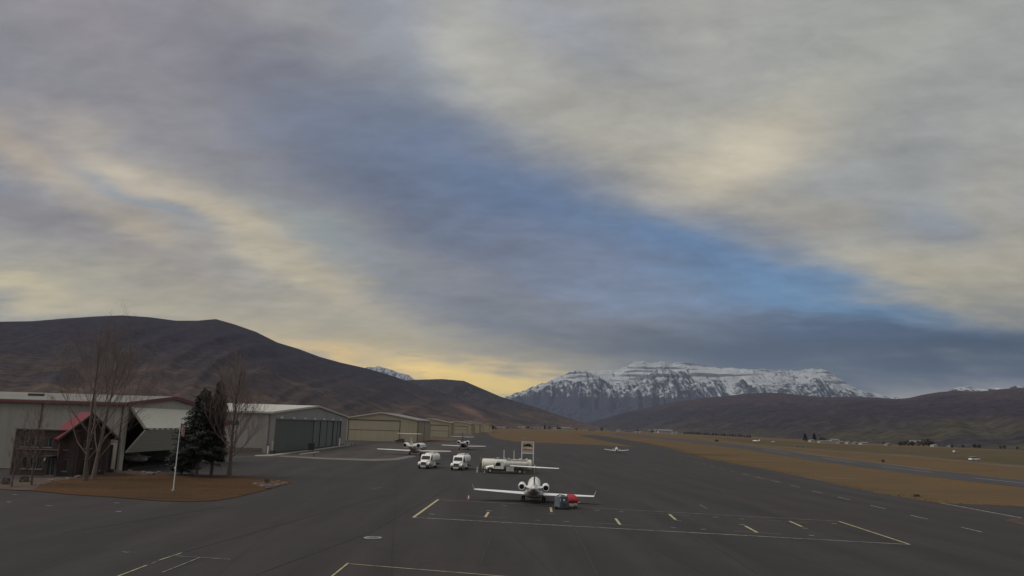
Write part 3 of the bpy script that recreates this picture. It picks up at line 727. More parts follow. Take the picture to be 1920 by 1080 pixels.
# --- C..G : tan hangars whose gables face the camera
def tan_hangar(x0, y0, W, L, he, hr, o0, o1, dh, label, seam=True):
    H = thing('hangar', label, 'hangar', (x0, y0, 0), 0, 'hangars beside the apron')
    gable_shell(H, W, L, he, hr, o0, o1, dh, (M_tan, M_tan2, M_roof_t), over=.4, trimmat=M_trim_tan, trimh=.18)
    dd = MB().box(o0 - .15, o1 + .15, -.12, -.01, dh - .1, dh + .25).build('folding_door', M_trim_dark, H)
    MB().box(o0 + .15, o1 - .15, .05, .2, .06, dh * .52 - .12).build('door_leaf', M_tan_door, dd)
    MB().box(o0 + .15, o1 - .15, .05, .2, dh * .52 + .12, dh - .12).build('door_leaf', M_tan_door, dd)
    MB().box(o0 + .1, o1 - .1, .02, .12, dh * .52 - .11, dh * .52 + .11).build('door_hinge', M_trim_dark, dd)
    for x in (o0 - .14, o1 - .06):
        MB().box(x, x + .22, -.10, -.012, 0, dh - .11).build('door_jamb', M_trim_dark, H)
    for x in (.0, W - .2):
        MB().box(x, x + .2, -.13, -.01, 0, he - .5).build('downspout', M_trim_dark, H)
    return H
C = tan_hangar(-79.8, 365, 36.0, 58, 10.5, 13.6, 2.2, 27.2, 9.9, 'large tan hangar with closed two-leaf door and pale gable, beyond the grey hangar')
for y in (0.4, 28): MB().box(36.01, 36.15, y, y + .2, 0, 10).build('downspout', M_trim_dark, C)
D_ = tan_hangar(-70, 531, 30, 30, 10.0, 12.4, 15, 28.2, 8.2, 'tan hangar directly behind the large tan one, bright edge on its gable roof')
E_ = tan_hangar(-66.5, 760, 30, 60, 10.0, 12.4, 12, 25.5, 7.4, 'third tan hangar of the row, with a recessed panelled door')
F_ = tan_hangar(-63.5, 890, 30, 50, 10.4, 13.5, 10, 24, 7.4, 'fourth tan hangar of the row, only its roof edge and side showing')
G_ = tan_hangar(-58.5, 1024, 34, 60, 10.7, 13.5, 12, 25, 7.4, 'farthest tan hangar at the end of the row')
MB().box(34.02, 36, 20, 22, 0, 7).build('white_annex', M_white, G_)
# small awning lean-to before D
MB().box(1.0, 14, -.5, -.02, 6.3, 6.6).build('door_canopy', M_trim_dark, D_)

# ------------------------------------------------------------------ office building
O = thing('office_building', 'dark brick two-storey office with red gable roof, beside the left hangar', 'building', (-71.7, 110, 0))
hO = 6.4; WO = 8.9; 
def wall_with_windows(par, W, H, wins, depth, mat, M=None, name='wall'):
    """front wall in plane y=0 built of piers and bands around real window openings"""
    xs = sorted({0, W} | {w[0] for w in wins} | {w[1] for w in wins}); zs = sorted({0, H} | {w[2] for w in wins} | {w[3] for w in wins})
    m = MB()
    for i in range(len(xs) - 1):
        for j in range(len(zs) - 1):
            cx, cz = (xs[i] + xs[i + 1]) / 2, (zs[j] + zs[j + 1]) / 2
            if any(w[0] < cx < w[1] and w[2] < cz < w[3] for w in wins): continue
            m.box(xs[i], xs[i + 1], 0, depth, zs[j], zs[j + 1], M)
    m.build(name, mat, par)
    for (a, b, c, d) in wins:
        f = MB(); t = .07
        f.box(a, b, .06, .14, c, c + t, M); f.box(a, b, .06, .14, d - t, d, M); f.box(a, a + t, .06, .14, c + t, d - t, M); f.box(b - t, b, .06, .14, c + t, d - t, M)
        if b - a > 1.0: f.box((a + b) / 2 - t / 2, (a + b) / 2 + t / 2, .06, .14, c + t, d - t, M)
        w = f.build('window', M_frame, par)
        MB().box(a + .02, b - .02, .15, .18, c + .02, d - .02, M).build('pane', M_win, w)
        MB().box(a - .08, b + .08, -.10, -.005, c - .12, c, M).build('sill', M_frame, w)
wall_with_windows(O, WO, hO, [(.7, 1.9, 4.0, 5.4), (2.3, 3.5, 4.0, 5.4), (4.2, 5.4, 4.0, 5.4), (1.3, 2.1, .9, 2.6), (2.5, 4.4, .9, 2.6), (5.0, 6.2, .05, 2.4), (6.6, 8.0, .7, 2.4)], .3, M_brick)
MB().box(0, WO, .304, 9.5, 0, hO - .02).build('body', M_brick, O)
MB().box(-.15, WO + .1, -.15, 9.4, hO, hO + .18).build('flat_roof', M_trim_dark, O)
MB().box(.4, 7.9, -.14, -.01, 3.62, 3.74).build('ledge', M_frame, O)
MB().box(-.14, -.01, -.05, .12, 0, hO - .1).build('downspout', M_trim_dark, O)
MB().box(4.85, 6.35, -1.3, -.02, 2.75, 2.9).build('entrance_canopy', M_trim_dark, O)
MB().box(4.62, 4.80, -.2, -.02, 2.1, 2.5).build('wall_lamp', M_white, O)
# wing with the red gable, set at an angle
a45 = R(45); gx, gy = -64.9 + 71.7, -.5
Mw = Matrix.Translation((gx, gy, 0)) @ Matrix.Rotation(a45, 4, 'Z')
wall_with_windows(O, 6.4, 5.5, [(1.1, 2.3, 3.9, 5.1), (3.2, 4.4, 3.9, 5.1), (.9, 2.2, .7, 2.4), (2.9, 4.3, .05, 2.4), (4.9, 5.8, .7, 2.4)], .3, M_brick, Mw, 'wing_wall')
m = MB(); m.box(0, 6.4, .304, 5.2, 0, 5.5, Mw); m.build('wing_body', M_brick, O)
m = MB(); m.add([Mw @ Vector(p) for p in ((.2, .02, 5.5), (6.9, .02, 5.5), (3.6, .02, 8.7), (.2, .3, 5.5), (6.9, .3, 5.5), (3.6, .3, 8.7))], [(0, 1, 2), (5, 4, 3), (0, 3, 4, 1), (1, 4, 5, 2), (2, 5, 3, 0)]); m.build('gable_wall', M_brick, O)
for sgn in (-1, 1):
    ex = 3.6 + sgn * 4.15; 
    pts = [(ex, 5.15), (3.6, 9.0), (3.6, 9.17), (ex, 5.32)]
    m = MB(); m.prism(pts, 6.4, 1, -.9); m.v = [tuple(Mw @ Vector(p)) for p in m.v]; m.build('roof_slope', M_roof_red, O)
m = MB()
for sgn in (-1, 1):
    ex = 3.6 + sgn * 4.2; m.prism([(ex, 4.95), (3.6, 8.85), (3.6, 9.2), (ex, 5.35)], .1, 1, -1.02)
m.v = [tuple(Mw @ Vector(p)) for p in m.v]; m.build('barge_board', M_trim_dark, O)
for x in (2.0, 5.0):
    m = MB(); m.box(x, x + .25, -.9, -.65, 0, 5.6, Mw); m.build('porch_post', M_trim_dark, O)
# ------------------------------------------------------------------ trees
def bare_tree(name, label, base, h, spread, seed, lean=(0, 0), limbs=15, up=.75, barkm=None, start=.16, r0=None, nsub=(7, 6, 5), cat='tree'):
    rnd = random.Random(seed)
    t = thing(name, label, cat, (base.x, base.y, .05))
    r0 = r0 or h * .0125
    trunk = MB(); crown = MB()
    pts = []; p = Vector((0, 0, -.1)); n = 9
    for i in range(n + 1):
        k = i / n
        q = Vector((lean[0] * k ** 1.3 * h * .1 + math.sin(k * 5 + seed) * h * .006, lean[1] * k * h * .1 + math.cos(k * 4 + seed) * h * .006, k * h * .93 - .1))
        pts.append(q)
    rad = [r0 * (1 - .93 * (i / n) ** .8) * (1.25 if i == 0 else 1) + .01 for i in range(n + 1)]
    for i in range(n): trunk.tube(pts[i], pts[i + 1], rad[i], rad[i + 1], 8, False)
    def at(k):
        f = k * n; i = min(n - 1, int(f)); return pts[i].lerp(pts[i + 1], f - i)
    def grow(p, d, L, r, lvl):
        segs = 5 if lvl == 1 else (3 if lvl == 2 else 2)
        path = [p]; q = p.copy(); dd = d.copy()
        for s in range(segs):
            dd = (dd + Vector((rnd.gauss(0, .09), rnd.gauss(0, .09), up * (.16 if lvl == 1 else .22) + rnd.gauss(0, .05)))).normalized()
            q = q + dd * (L / segs); path.append(q.copy())
        for s in range(segs):
            crown.tube(path[s], path[s + 1], max(.007, r * (1 - s / segs * .75)), max(.005, r * (1 - (s + 1) / segs * .8)), 5 if lvl == 1 else 3, False)
        if lvl > 3: return
        k = nsub[lvl - 1]
        for c in range(k):
            f = .25 + .73 * (c + rnd.random() * .8) / k; f = min(f, .99)
            s = min(segs - 1, int(f * segs)); pp = path[s].lerp(path[s + 1], f * segs - s)
            dir0 = (path[s + 1] - path[s]).normalized()
            side = dir0.orthogonal().normalized(); side.rotate(Matrix.Rotation(rnd.random() * 6.283, 3, dir0))
            nd = (dir0 * .8 + side * rnd.uniform(.4, .8) + Vector((0, 0, .18))).normalized()
            LL = L * rnd.uniform(.36, .55) if lvl == 1 else L * rnd.uniform(.42, .62)
            grow(pp, nd, LL * (1.15 - f * .4), r * .42, lvl + 1)
    for i in range(limbs):
        k = start + (.88 - start) * (i / limbs) ** 1.15
        p = at(k); az_ = i * 2.4 + rnd.random() * .8
        # lower limbs lean out further, all of them turn upwards
        tilt = R(rnd.uniform(26, 44)) * (1.25 - .6 * k)
        d = Vector((math.cos(az_) * math.sin(tilt), math.sin(az_) * math.sin(tilt), math.cos(tilt)))
        top = h * rnd.uniform(.72, 1.0) * (.78 + .22 * k + .1 * (tilt < .6))
        L = max(h * .12, (min(top, h) - p.z) / max(.5, math.cos(tilt)) * .92)
        L = min(L, spread / max(.3, math.sin(tilt)) * rnd.uniform(.95, 1.25))
        grow(p, d, L, r0 * .32 * (1 - .6 * k), 1)
    trunk.build('trunk', barkm or M_bark, t, 60, fix=False); crown.build('crown', M_twig, t, fix=False)
    return t
def conifer(label, base, h, rad, seed, lo=.13, dens=1.0):
    rnd = random.Random(seed)
    t = thing('spruce_tree', label, 'tree', (base.x, base.y, .05))
    MB().tube((0, 0, -.1), (0, 0, h * .97), h * .018, .03, 9).build('trunk', M_bark, t, 50)
    m = MB(); br = MB()
    nb = int(230 * dens)
    for i in range(nb):
        k = lo + (1 - lo) * (i / nb) ** .85; a = i * 2.39996
        prof = (1 - (k - lo) / (1 - lo)) ** .58 * (.72 + .28 * min(1, (k - lo) * 5)) * (1 + .16 * math.sin(a * 1.0 + k * 9) + .10 * math.sin(k * 31 + seed))
        rr = rad * prof * rnd.uniform(.72, 1.12) + .15
        a = i * 2.39996 + rnd.random() * .5
        z0 = k * h; droop = rr * rnd.uniform(.05, .35)
        d = Vector((math.cos(a), math.sin(a), 0)); side = Vector((-d.y, d.x, 0))
        tip = Vector((d.x * rr, d.y * rr, z0 - droop + rr * .10))
        br.tube((0, 0, z0), tip, .035, .01, 3, False)
        nq = int((12 + rr * 19) * dens)
        for q in range(nq):
            f = rnd.uniform(.12, 1.0) ** .75
            p = Vector((0, 0, z0)).lerp(tip, f) + side * rnd.gauss(0, .17 * (1 - f * .55) * rr * .9) + Vector((0, 0, rnd.gauss(0, .12)))
            s = rnd.uniform(.08, .20); u = (d + side * rnd.uniform(-1, 1) + Vector((0, 0, rnd.uniform(-.6, .2)))).normalized(); w = u.cross(Vector((rnd.gauss(0, .4), rnd.gauss(0, .4), 1))).normalized()
            m.add([p - u * s - w * s * .4, p - u * s * .2 + w * s * .5, p + u * s * 1.2, p + u * s * .1 - w * s * .5], [(0, 1, 2, 3)])
    for q in range(40):
        p = Vector((rnd.gauss(0, .08), rnd.gauss(0, .08), h * rnd.uniform(.93, 1.0))); s = .16
        m.add([p, p + Vector((s, 0, -.1)), p + Vector((0, 0, .28)), p + Vector((-s, 0, -.05))], [(0, 1, 2, 3)])
    c = m.build('crown', M_needle, t, fix=False); br.build('branches', M_bark, t, fix=False)
    return t
bare_tree('bare_tree', 'tallest leafless tree, in front of the red-roofed office, its top reaching the ridge', P(160, 902), 22.2, 7.8, 3, (-.35, 0), 14, .7, nsub=(6, 5, 5), start=.13)
bare_tree('bare_tree', 'second tall leafless tree, just right of the tallest one before the office', P(176, 899), 21.4, 7.6, 11, (.7, 0), 13, .7, barkm=M_palebark, nsub=(6, 5, 5), start=.13)
bare_tree('bare_tree', 'spreading leafless tree with a thick trunk right of the dark spruce', P(428, 895.5), 18.6, 4.6, 8, (.18, 0), 26, .9, start=.17, r0=.32, nsub=(7, 5, 5))
bare_tree('bare_tree', 'slim leafless sapling in front of the left end of the brick office', P(58, 910), 10.5, 1.6, 21, (0, 0), 14, 1.0, nsub=(5, 4, 3))
bare_tree('bare_tree', 'small leafless sapling at the far left beside the brick office', P(22, 914), 7.5, 1.4, 23, (0, 0), 12, 1.0, nsub=(5, 4, 3))
conifer('broad dark spruce behind the flagpole', P(368, 893), 13.2, 4.3, 5, .17, 1.5)
conifer('narrow taller spruce between the broad spruce and the leafless tree', P(396, 892.5), 14.6, 2.1, 9, .16, 2.0)
conifer('small dark spruce low at the left foot of the broad spruce', P(341, 890.5), 6.2, 2.6, 15, .08, 1.0)

def boulder(p, s, seed, label, grp='rocks edging the planting beds', mat=None, name='rock', cat='rock'):
    rnd = random.Random(seed); m = MB(); import bmesh
    bm = bmesh.new(); bmesh.ops.create_icosphere(bm, subdivisions=2, radius=1)
    for v in bm.verts:
        k = 1 + .35 * noise.noise(v.co * 1.4 + Vector((seed * 3.3, 0, 0)))
        v.co = Vector((v.co.x * s * k * 1.2, v.co.y * s * k, max(-.15 * s, v.co.z * s * k * .7)))
    me = bpy.data.meshes.new(name); bm.to_mesh(me); bm.free(); me.materials.append(mat or M_rock)
    o = bpy.data.objects.new(name, me); COL.objects.link(o); o.location = (p.x, p.y, .09); o.rotation_euler = (0, 0, rnd.random() * 6)
    return tag(o, label, cat, grp)
RK = [(75, 909, .3), (95, 903, .35), (128, 900, .4), (146, 896, .45), (182, 888, .5), (191, 886.5, .42), (212, 886, .38), (222, 885, .42), (243, 884.5, .36), (268, 888, .45), (280, 890.5, .55), (298, 887, .3)]
for i, (x, y, s) in enumerate(RK):
    boulder(P(x, y), s, i, ('pale' if i % 3 else 'brown') + ' rock, %s from the left of the row edging the bed before the office' % ['first', 'second', 'third', 'fourth', 'fifth', 'sixth', 'seventh', 'eighth', 'ninth', 'tenth', 'eleventh', 'twelfth'][i])
for i, (x, y, s) in enumerate([(479, 909, .35), (492, 912.5, .3), (505, 913, .32), (520, 911, .3), (534, 907.5, .38), (522, 905, .3)]):
    boulder(P(x, y), s, 40 + i, 'rock of the gravel bed at the lawn tip, %s from the left' % ['first', 'second', 'third', 'fourth', 'sixth', 'fifth'][i], 'rocks in the gravel bed at the lawn tip')
def shrub(p, s, seed, label):
    rnd = random.Random(seed); m = MB()
    for i in range(420):
        a = rnd.random() * 6.283; z = rnd.random(); r = s * math.sqrt(max(0, 1 - (z * 1.1 - .2) ** 2)) * rnd.uniform(.5, 1.05)
        q = Vector((math.cos(a) * r, math.sin(a) * r, z * s * 1.25)); u = Vector((rnd.gauss(0, 1), rnd.gauss(0, 1), rnd.gauss(.4, 1))).normalized() * .13 * s; w = u.cross(Vector((0, .3, 1))).normalized() * .06 * s
        m.add([q - u, q + w, q + u, q - w], [(0, 1, 2, 3)])
    for i in range(8):
        a = i; m.tube((0, 0, 0), (math.cos(a) * s * .6, math.sin(a) * s * .6, s), .02, .01, 3, False)
    o = m.build('shrub', M_scrub, fix=False); o.location = (p.x, p.y, .06); return tag(o, label, 'shrub', 'shrubs in the planting beds')
for i, (x, y, s, l) in enumerate([(233, 882, .75, 'largest round brown shrub, on the bed edge below the raised door'), (200, 884.5, .55, 'round brown shrub among the rocks left of the larger one'), (209, 886.5, .42, 'low brown shrub between the two rounder ones'), (176, 889.5, .5, 'brown shrub right of the tall leafless trunks'), (45, 905, .6, 'brown shrub below the office windows at far left'), (500, 906, .4, 'low scrub clump on the gravel bed at the lawn tip'), (10, 909, .6, 'scrubby clump at the left edge of the bed')]):
    shrub(P(x, y), s, i + 70, l)

# ------------------------------------------------------------------ flagpole
fp = P(324.5, 921)
FP = thing('flagpole', 'tall pale flagpole on the brown lawn in front of the spruce', 'flagpole', (fp.x, fp.y, .07))
MB().tube((0, 0, 0), (0, 0, 8.55), .065, .038, 10).build('pole', M_reflect, FP, 50)
MB().tube((0, 0, 0), (0, 0, .14), .2, .16, 12).build('base_collar', M_grey, FP, 40)
m = MB(); m.loft([[(.07 * math.sin(t) * math.cos(q), .07 * math.sin(t) * math.sin(q), 8.6 - .07 * math.cos(t)) for q in [i * math.pi / 5 for i in range(10)]] for t in (.2, .8, 1.57, 2.3, 2.9)]); m.build('finial', M_hub, FP, 60)
MB().box(-.14, -.05, -.04, .04, 2.6, 2.85).build('cleat_box', M_white, FP)
FL = thing('flag', 'limp striped flag hanging at the top of the flagpole', 'flag', (fp.x, fp.y, .07))
def flag_mat():
    m, nt, b = node_mat('striped_flag_cloth')
    uv = nt.nodes.new('ShaderNodeUVMap'); s = nt.nodes.new('ShaderNodeSeparateXYZ'); nt.links.new(uv.outputs[0], s.inputs[0])
    st = nmath(nt, 'GREATER_THAN', nmath(nt, 'FRACT', nmath(nt, 'MULTIPLY', s.outputs[1], 6.5)), .5)
    k = mixc(nt, st, (.35, .045, .05), (.52, .50, .47))
    can = nmath(nt, 'MULTIPLY', nmath(nt, 'LESS_THAN', s.outputs[0], .4), nmath(nt, 'GREATER_THAN', s.outputs[1], .462))
    stars = nt.nodes.new('ShaderNodeTexVoronoi'); stars.inputs['Scale'].default_value = 22; nt.links.new(uv.outputs[0], stars.inputs['Vector'])
    sc_ = mixc(nt, nmath(nt, 'LESS_THAN', stars.outputs['Distance'], .22), (.025, .035, .10), (.5, .5, .5))
    nt.links.new(mixc(nt, can, k, sc_), b.inputs['Base Color']); b.inputs['Roughness'].default_value = .9
    return m
nu, nv_ = 36, 26
vs_, uvs = [], []
for j in range(nv_ + 1):
    for i in range(nu + 1):
        u, v = i / nu, j / nv_          # u along the fly, v up the hoist
        # limp cloth: the fly end has dropped, gathered in folds beside the pole
        z = 8.3 - (1 - v) * .95 - u * .95 * (1 - .12 * v)
        x = .07 + u * .42 + .12 * math.sin(u * 13 + v * 2.0) * (0.3 + u * .7)
        y = -.02 + .11 * math.cos(u * 13 + v * 1.5) * (.25 + u)
        vs_.append((x, y, z)); uvs.append((u, v))
me = bpy.data.meshes.new('cloth'); me.from_pydata(vs_, [], [(j * (nu + 1) + i, j * (nu + 1) + i + 1, (j + 1) * (nu + 1) + i + 1, (j + 1) * (nu + 1) + i) for j in range(nv_) for i in range(nu)])
ul = me.uv_layers.new(name='UVMap')
for lp in me.loops: ul.data[lp.index].uv = uvs[lp.vertex_index]
me.materials.append(flag_mat()); me.polygons.foreach_set('use_smooth', [True] * len(me.polygons))
fo = bpy.data.objects.new('cloth', me); COL.objects.link(fo); fo.parent = FL
so = fo.modifiers.new('thickness', 'SOLIDIFY'); so.thickness = .008

# ------------------------------------------------------------------ aircraft
def airfoil_section(x, y0, chord, z, th):
    """section across the span: leading edge forward (+y)"""
    pts = [(0, 0), (.04, .35), (.15, .75), (.35, 1.0), (.65, .7), (1, .06), (.65, -.35), (.35, -.5), (.15, -.45), (.04, -.25)]
    return [(x, y0 - p[0] * chord, z + p[1] * th) for p in pts]
def make_jet(name, label, loc, rz, L=17.5, span=14.6, fr=.78, fz=1.55, wing_z=.85, root=2.9, tip=1.1, sweep=2.2, dihed=.25, tail_z=4.3, tail_span=5.2, tail_chord=1.25, eng_r=.46, eng_x=1.4, eng_z=2.0, eng_len=2.6, winglet=True, fin_mat=None, cruciform=False, tail_tip=None, gear=2.6, belly=None, stabmat=None, wingmat=None, group='parked business jets'):
    t = thing(name, label, 'jet', loc, rz, group)
    fin_mat = fin_mat or M_taupe
    # origin: midway between the main wheels; nose at +y
    yn = L * .60; yt = -L * .40
    prof = [(yn, .03, fz - .25), (yn - .03 * L, fr * .38, fz - .2), (yn - .08 * L, fr * .68, fz - .1), (yn - .15 * L, fr * .95, fz), (yn - .22 * L, fr, fz), (yt + .38 * L, fr, fz), (yt + .26 * L, fr * .88, fz + .08), (yt + .14 * L, fr * .62, fz + .25), (yt + .05 * L, fr * .36, fz + .42), (yt + .012 * L, fr * .16, fz + .5), (yt, fr * .05, fz + .52)]
    m = MB(); m.loft([ring(0, y, z, r, r * 1.06, 20) for y, r, z in prof]); fus = m.build('fuselage', M_white, t, 60)
    if belly:
        m = MB(); m.loft([[(p[0] * 1.012, p[1], p[2] - .015) for p in ring(0, y, z, r, r * 1.06, 20)[10:20]] + [(r * 1.0, y, z - .02)] for y, r, z in prof[3:-1]], cap=False); m.build('belly_shade_paint', belly, t, 60, fix=False)  # darker skin on the lower half, underside shadow painted as colour
    m = MB(); m.loft([ring(0, y, wing_z + .12, rx_ * fr, rz__ * fr, 18) for y, rx_, rz__ in ((root * .95, .3, .2), (root * .75, 1.15, .5), (root * .2, 1.42, .62), (-root * .35, 1.38, .6), (-root * .7, .9, .42), (-root * .95, .3, .2))]); m.build('wing_fairing', belly or M_white, t, 60)
    ws = [[(sx * (fr * .98), yn - .115 * L), (sx * .02, yn - .083 * L)] for sx in (-1, 1)]
    for sx in (-1, 1):
        m = MB(); rr = fr * .80
        m.add([(sx * .05, yn - .095 * L, fz + .30), (sx * rr * .85, yn - .115 * L, fz + .22), (sx * rr * .9, yn - .135 * L, fz + .52), (sx * .05, yn - .125 * L, fz + .75 * fr)], [(0, 1, 2, 3)]); m.build('windscreen', M_glass, t, fix=False)
    for sx in (-1, 1):
        for i in range(6):
            y = yn - L * (.24 + .055 * i); m = MB()
            m.box(sx * (fr * .97) - .02, sx * (fr * .97) + .02, y - .15, y + .15, fz + .22, fz + .55); m.build('cabin_window', M_glass, t)
    le = root * .62
    for sx in (-1, 1):
        secs = []
        for k, s in enumerate((0.0, .28, 1.0)):
            x = fr * .3 + (span / 2 - fr * .3) * s
            ch = root + (tip - root) * (s ** .8 if s else 0)
            if s == .28: ch = root * .80
            secs.append(airfoil_section(sx * x, le - sweep * s, ch, wing_z + dihed * s * span / 7, .17 * (ch / root) ** .6 * root / 2.9))
        m = MB(); m.loft(secs); w = m.build('wing', wingmat or M_white, t, 40)
        # flap gap and aileron
        x1, x2 = fr + .4, span * .30
        m = MB()
        y1 = le - sweep * .15 - root * .88 + .02
        m.box(min(sx * x1, sx * x2), max(sx * x1, sx * x2), y1 - .10, y1 - .04, wing_z - .02, wing_z + .03); m.build('flap_fairing', M_belly, w)
        if winglet:
            x = span / 2; zt = wing_z + dihed * span / 7
            r1 = airfoil_section(0, le - sweep, tip, 0, .09); m = MB()
            def up(sec, X, Z): return [(X + sx * 0 + (p[2]) , p[1], Z) for p in sec]
            a = [(sx * (x - .02) + p[2] * .5, p[1], zt + .02) for p in airfoil_section(0, le - sweep, tip, 0, .09)]
            b = [(sx * (x + .24) + p[2] * .3, p[1], zt + .68) for p in airfoil_section(0, le - sweep - .55, tip * .36, 0, .04)]
            m.loft([a, b]); m.build('winglet', M_taupe, w, 40)
        # engine
        ye = yt + L * .235
        m = MB(); er = eng_r
        pr = [(ye + eng_len * .52, er * .80), (ye + eng_len * .50, er * .92), (ye + eng_len * .35, er), (ye, er), (ye - eng_len * .30, er * .92), (ye - eng_len * .48, er * .74)]
        m.loft([ring(sx * eng_x, y, eng_z, r, r, 20) for y, r in pr], cap=False)
        # inner lip back and front
        yb, rb = pr[-1]; m.loft([ring(sx * eng_x, yb, eng_z, rb, rb, 20), ring(sx * eng_x, yb + .02, eng_z, rb * .90, rb * .90, 20), ring(sx * eng_x, yb + .7, eng_z, rb * .85, rb * .85, 20)], cap=False)
        yf, rf = pr[0]; m.loft([ring(sx * eng_x, yf, eng_z, rf, rf, 20), ring(sx * eng_x, yf - .5, eng_z, rf * .85, rf * .85, 20)], cap=False)
        e = m.build('engine', M_white, t, 50)
        MB().tube((sx * eng_x, yb + .02, eng_z), (sx * eng_x, yb + .12, eng_z), rb * .93, n=20).build('exhaust', M_black, e)
        MB().tube((sx * eng_x, yf - .45, eng_z), (sx * eng_x, yf - .35, eng_z), rf * .86, n=20).build('intake_fan', M_dark, e)
        m = MB(); a = airfoil_section(sx * fr * .25, ye + .75, 1.9, eng_z - .12, .11); b = airfoil_section(sx * (eng_x - er * .75), ye + .6, 1.7, eng_z, .11); m.loft([a, b]); m.build('pylon', M_white, t, 40)
        # main gear
        g = MB().tube((sx * gear / 2, 0, .25), (sx * gear / 2 * .97, .05, wing_z), .07, n=8).build('main_gear', M_grey, t)
        for o in (-.13, .13):
            MB().tube((sx * gear / 2 + o - .08, 0, .28), (sx * gear / 2 + o + .08, 0, .28), .28, n=16).build('wheel', M_rubber, g, 40)
        m = MB(); m.box(sx * gear / 2 + sx * .02 - .02, sx * gear / 2 + sx * .02 + .02, -.25, .35, .55, wing_z); m.build('gear_door', M_white, g)
    g = MB().tube((0, yn - .16 * L, .2), (0, yn - .16 * L, fz - .5), .06, n=8).build('nose_gear', M_grey, t)
    MB().tube((-.08, yn - .16 * L, .22), (.08, yn - .16 * L, .22), .22, n=14).build('wheel', M_rubber, g, 40)
    # fin
    zt = tail_tip or tail_z
    fb = fz + .35
    def fsec(z, y0, ch, th): return [(p[2], p[1], z) for p in airfoil_section(0, y0, ch, 0, th)]
    swp = (zt - fb) * .85
    m = MB(); m.loft([fsec(fb, yt + L * .27, L * .20, .16), fsec(fb + (zt - fb) * .3, yt + L * .21, L * .155, .13), fsec(zt, yt + L * .21 - swp, L * .105, .08)]); m.build('fin', fin_mat, t, 40)
    ys = yt + L * .21 - (tail_z - fb) * .85 + (0 if not cruciform else .3)
    if not cruciform:
        m = MB(); m.loft([ring(0, y, tail_z + .02, r, r, 10) for y, r in ((ys + .5, .03), (ys + .2, .12), (ys - tail_chord, .13), (ys - tail_chord - .45, .03))]); m.build('fin_bullet', M_white, t, 50)
    for sx in (-1, 1):
        m = MB(); m.loft([airfoil_section(sx * .03, ys, tail_chord, tail_z, .085), airfoil_section(sx * tail_span / 2, ys - .55, tail_chord * .62, tail_z + .04, .06)]); m.build('tailplane', stabmat or M_white, t, 40)
    return t
j1 = P(1000, 940.5)
make_jet('business_jet', 'nearest white jet with winglets and high T-tail, beside the red and grey carts', (j1.x, j1.y, .05), R(-2.6), fr=.86, tail_span=5.6, tail_z=4.35, dihed=.12, wing_z=.82, eng_x=1.42, eng_r=.44, eng_z=1.95, belly=M_belly, gear=2.5).rotation_euler[1] = R(1.5)
j2 = P(778.5, 853)
make_jet('business_jet', 'larger white jet without winglets, behind the left fuel truck, its wings drooping wide', (j2.x, j2.y, .05), R(-6), L=21, span=21.5, fr=1.05, fz=2.1, wing_z=1.05, root=3.6, tip=1.2, sweep=3.6, dihed=.1, tail_z=6.0, tail_span=6.8, tail_chord=1.5, eng_r=.74, eng_x=1.95, eng_z=2.75, eng_len=3.6, winglet=False, fin_mat=M_cream, gear=3.3, belly=M_belly)
j3 = P(869.5, 843)
make_jet('business_jet', 'white jet with a dark fin and mid-mounted tailplane, farthest of the three jets', (j3.x, j3.y, .05), R(-3), L=15.6, span=16.2, fr=.95, fz=1.9, wing_z=1.15, root=3.0, tip=1.3, sweep=1.8, dihed=.1, tail_z=4.6, tail_tip=6.1, cruciform=True, tail_span=8.4, tail_chord=1.5, eng_r=.66, eng_x=1.65, eng_z=2.6, eng_len=3.1, winglet=False, fin_mat=M_fin_brown, gear=3.2, belly=M_fin_brown)

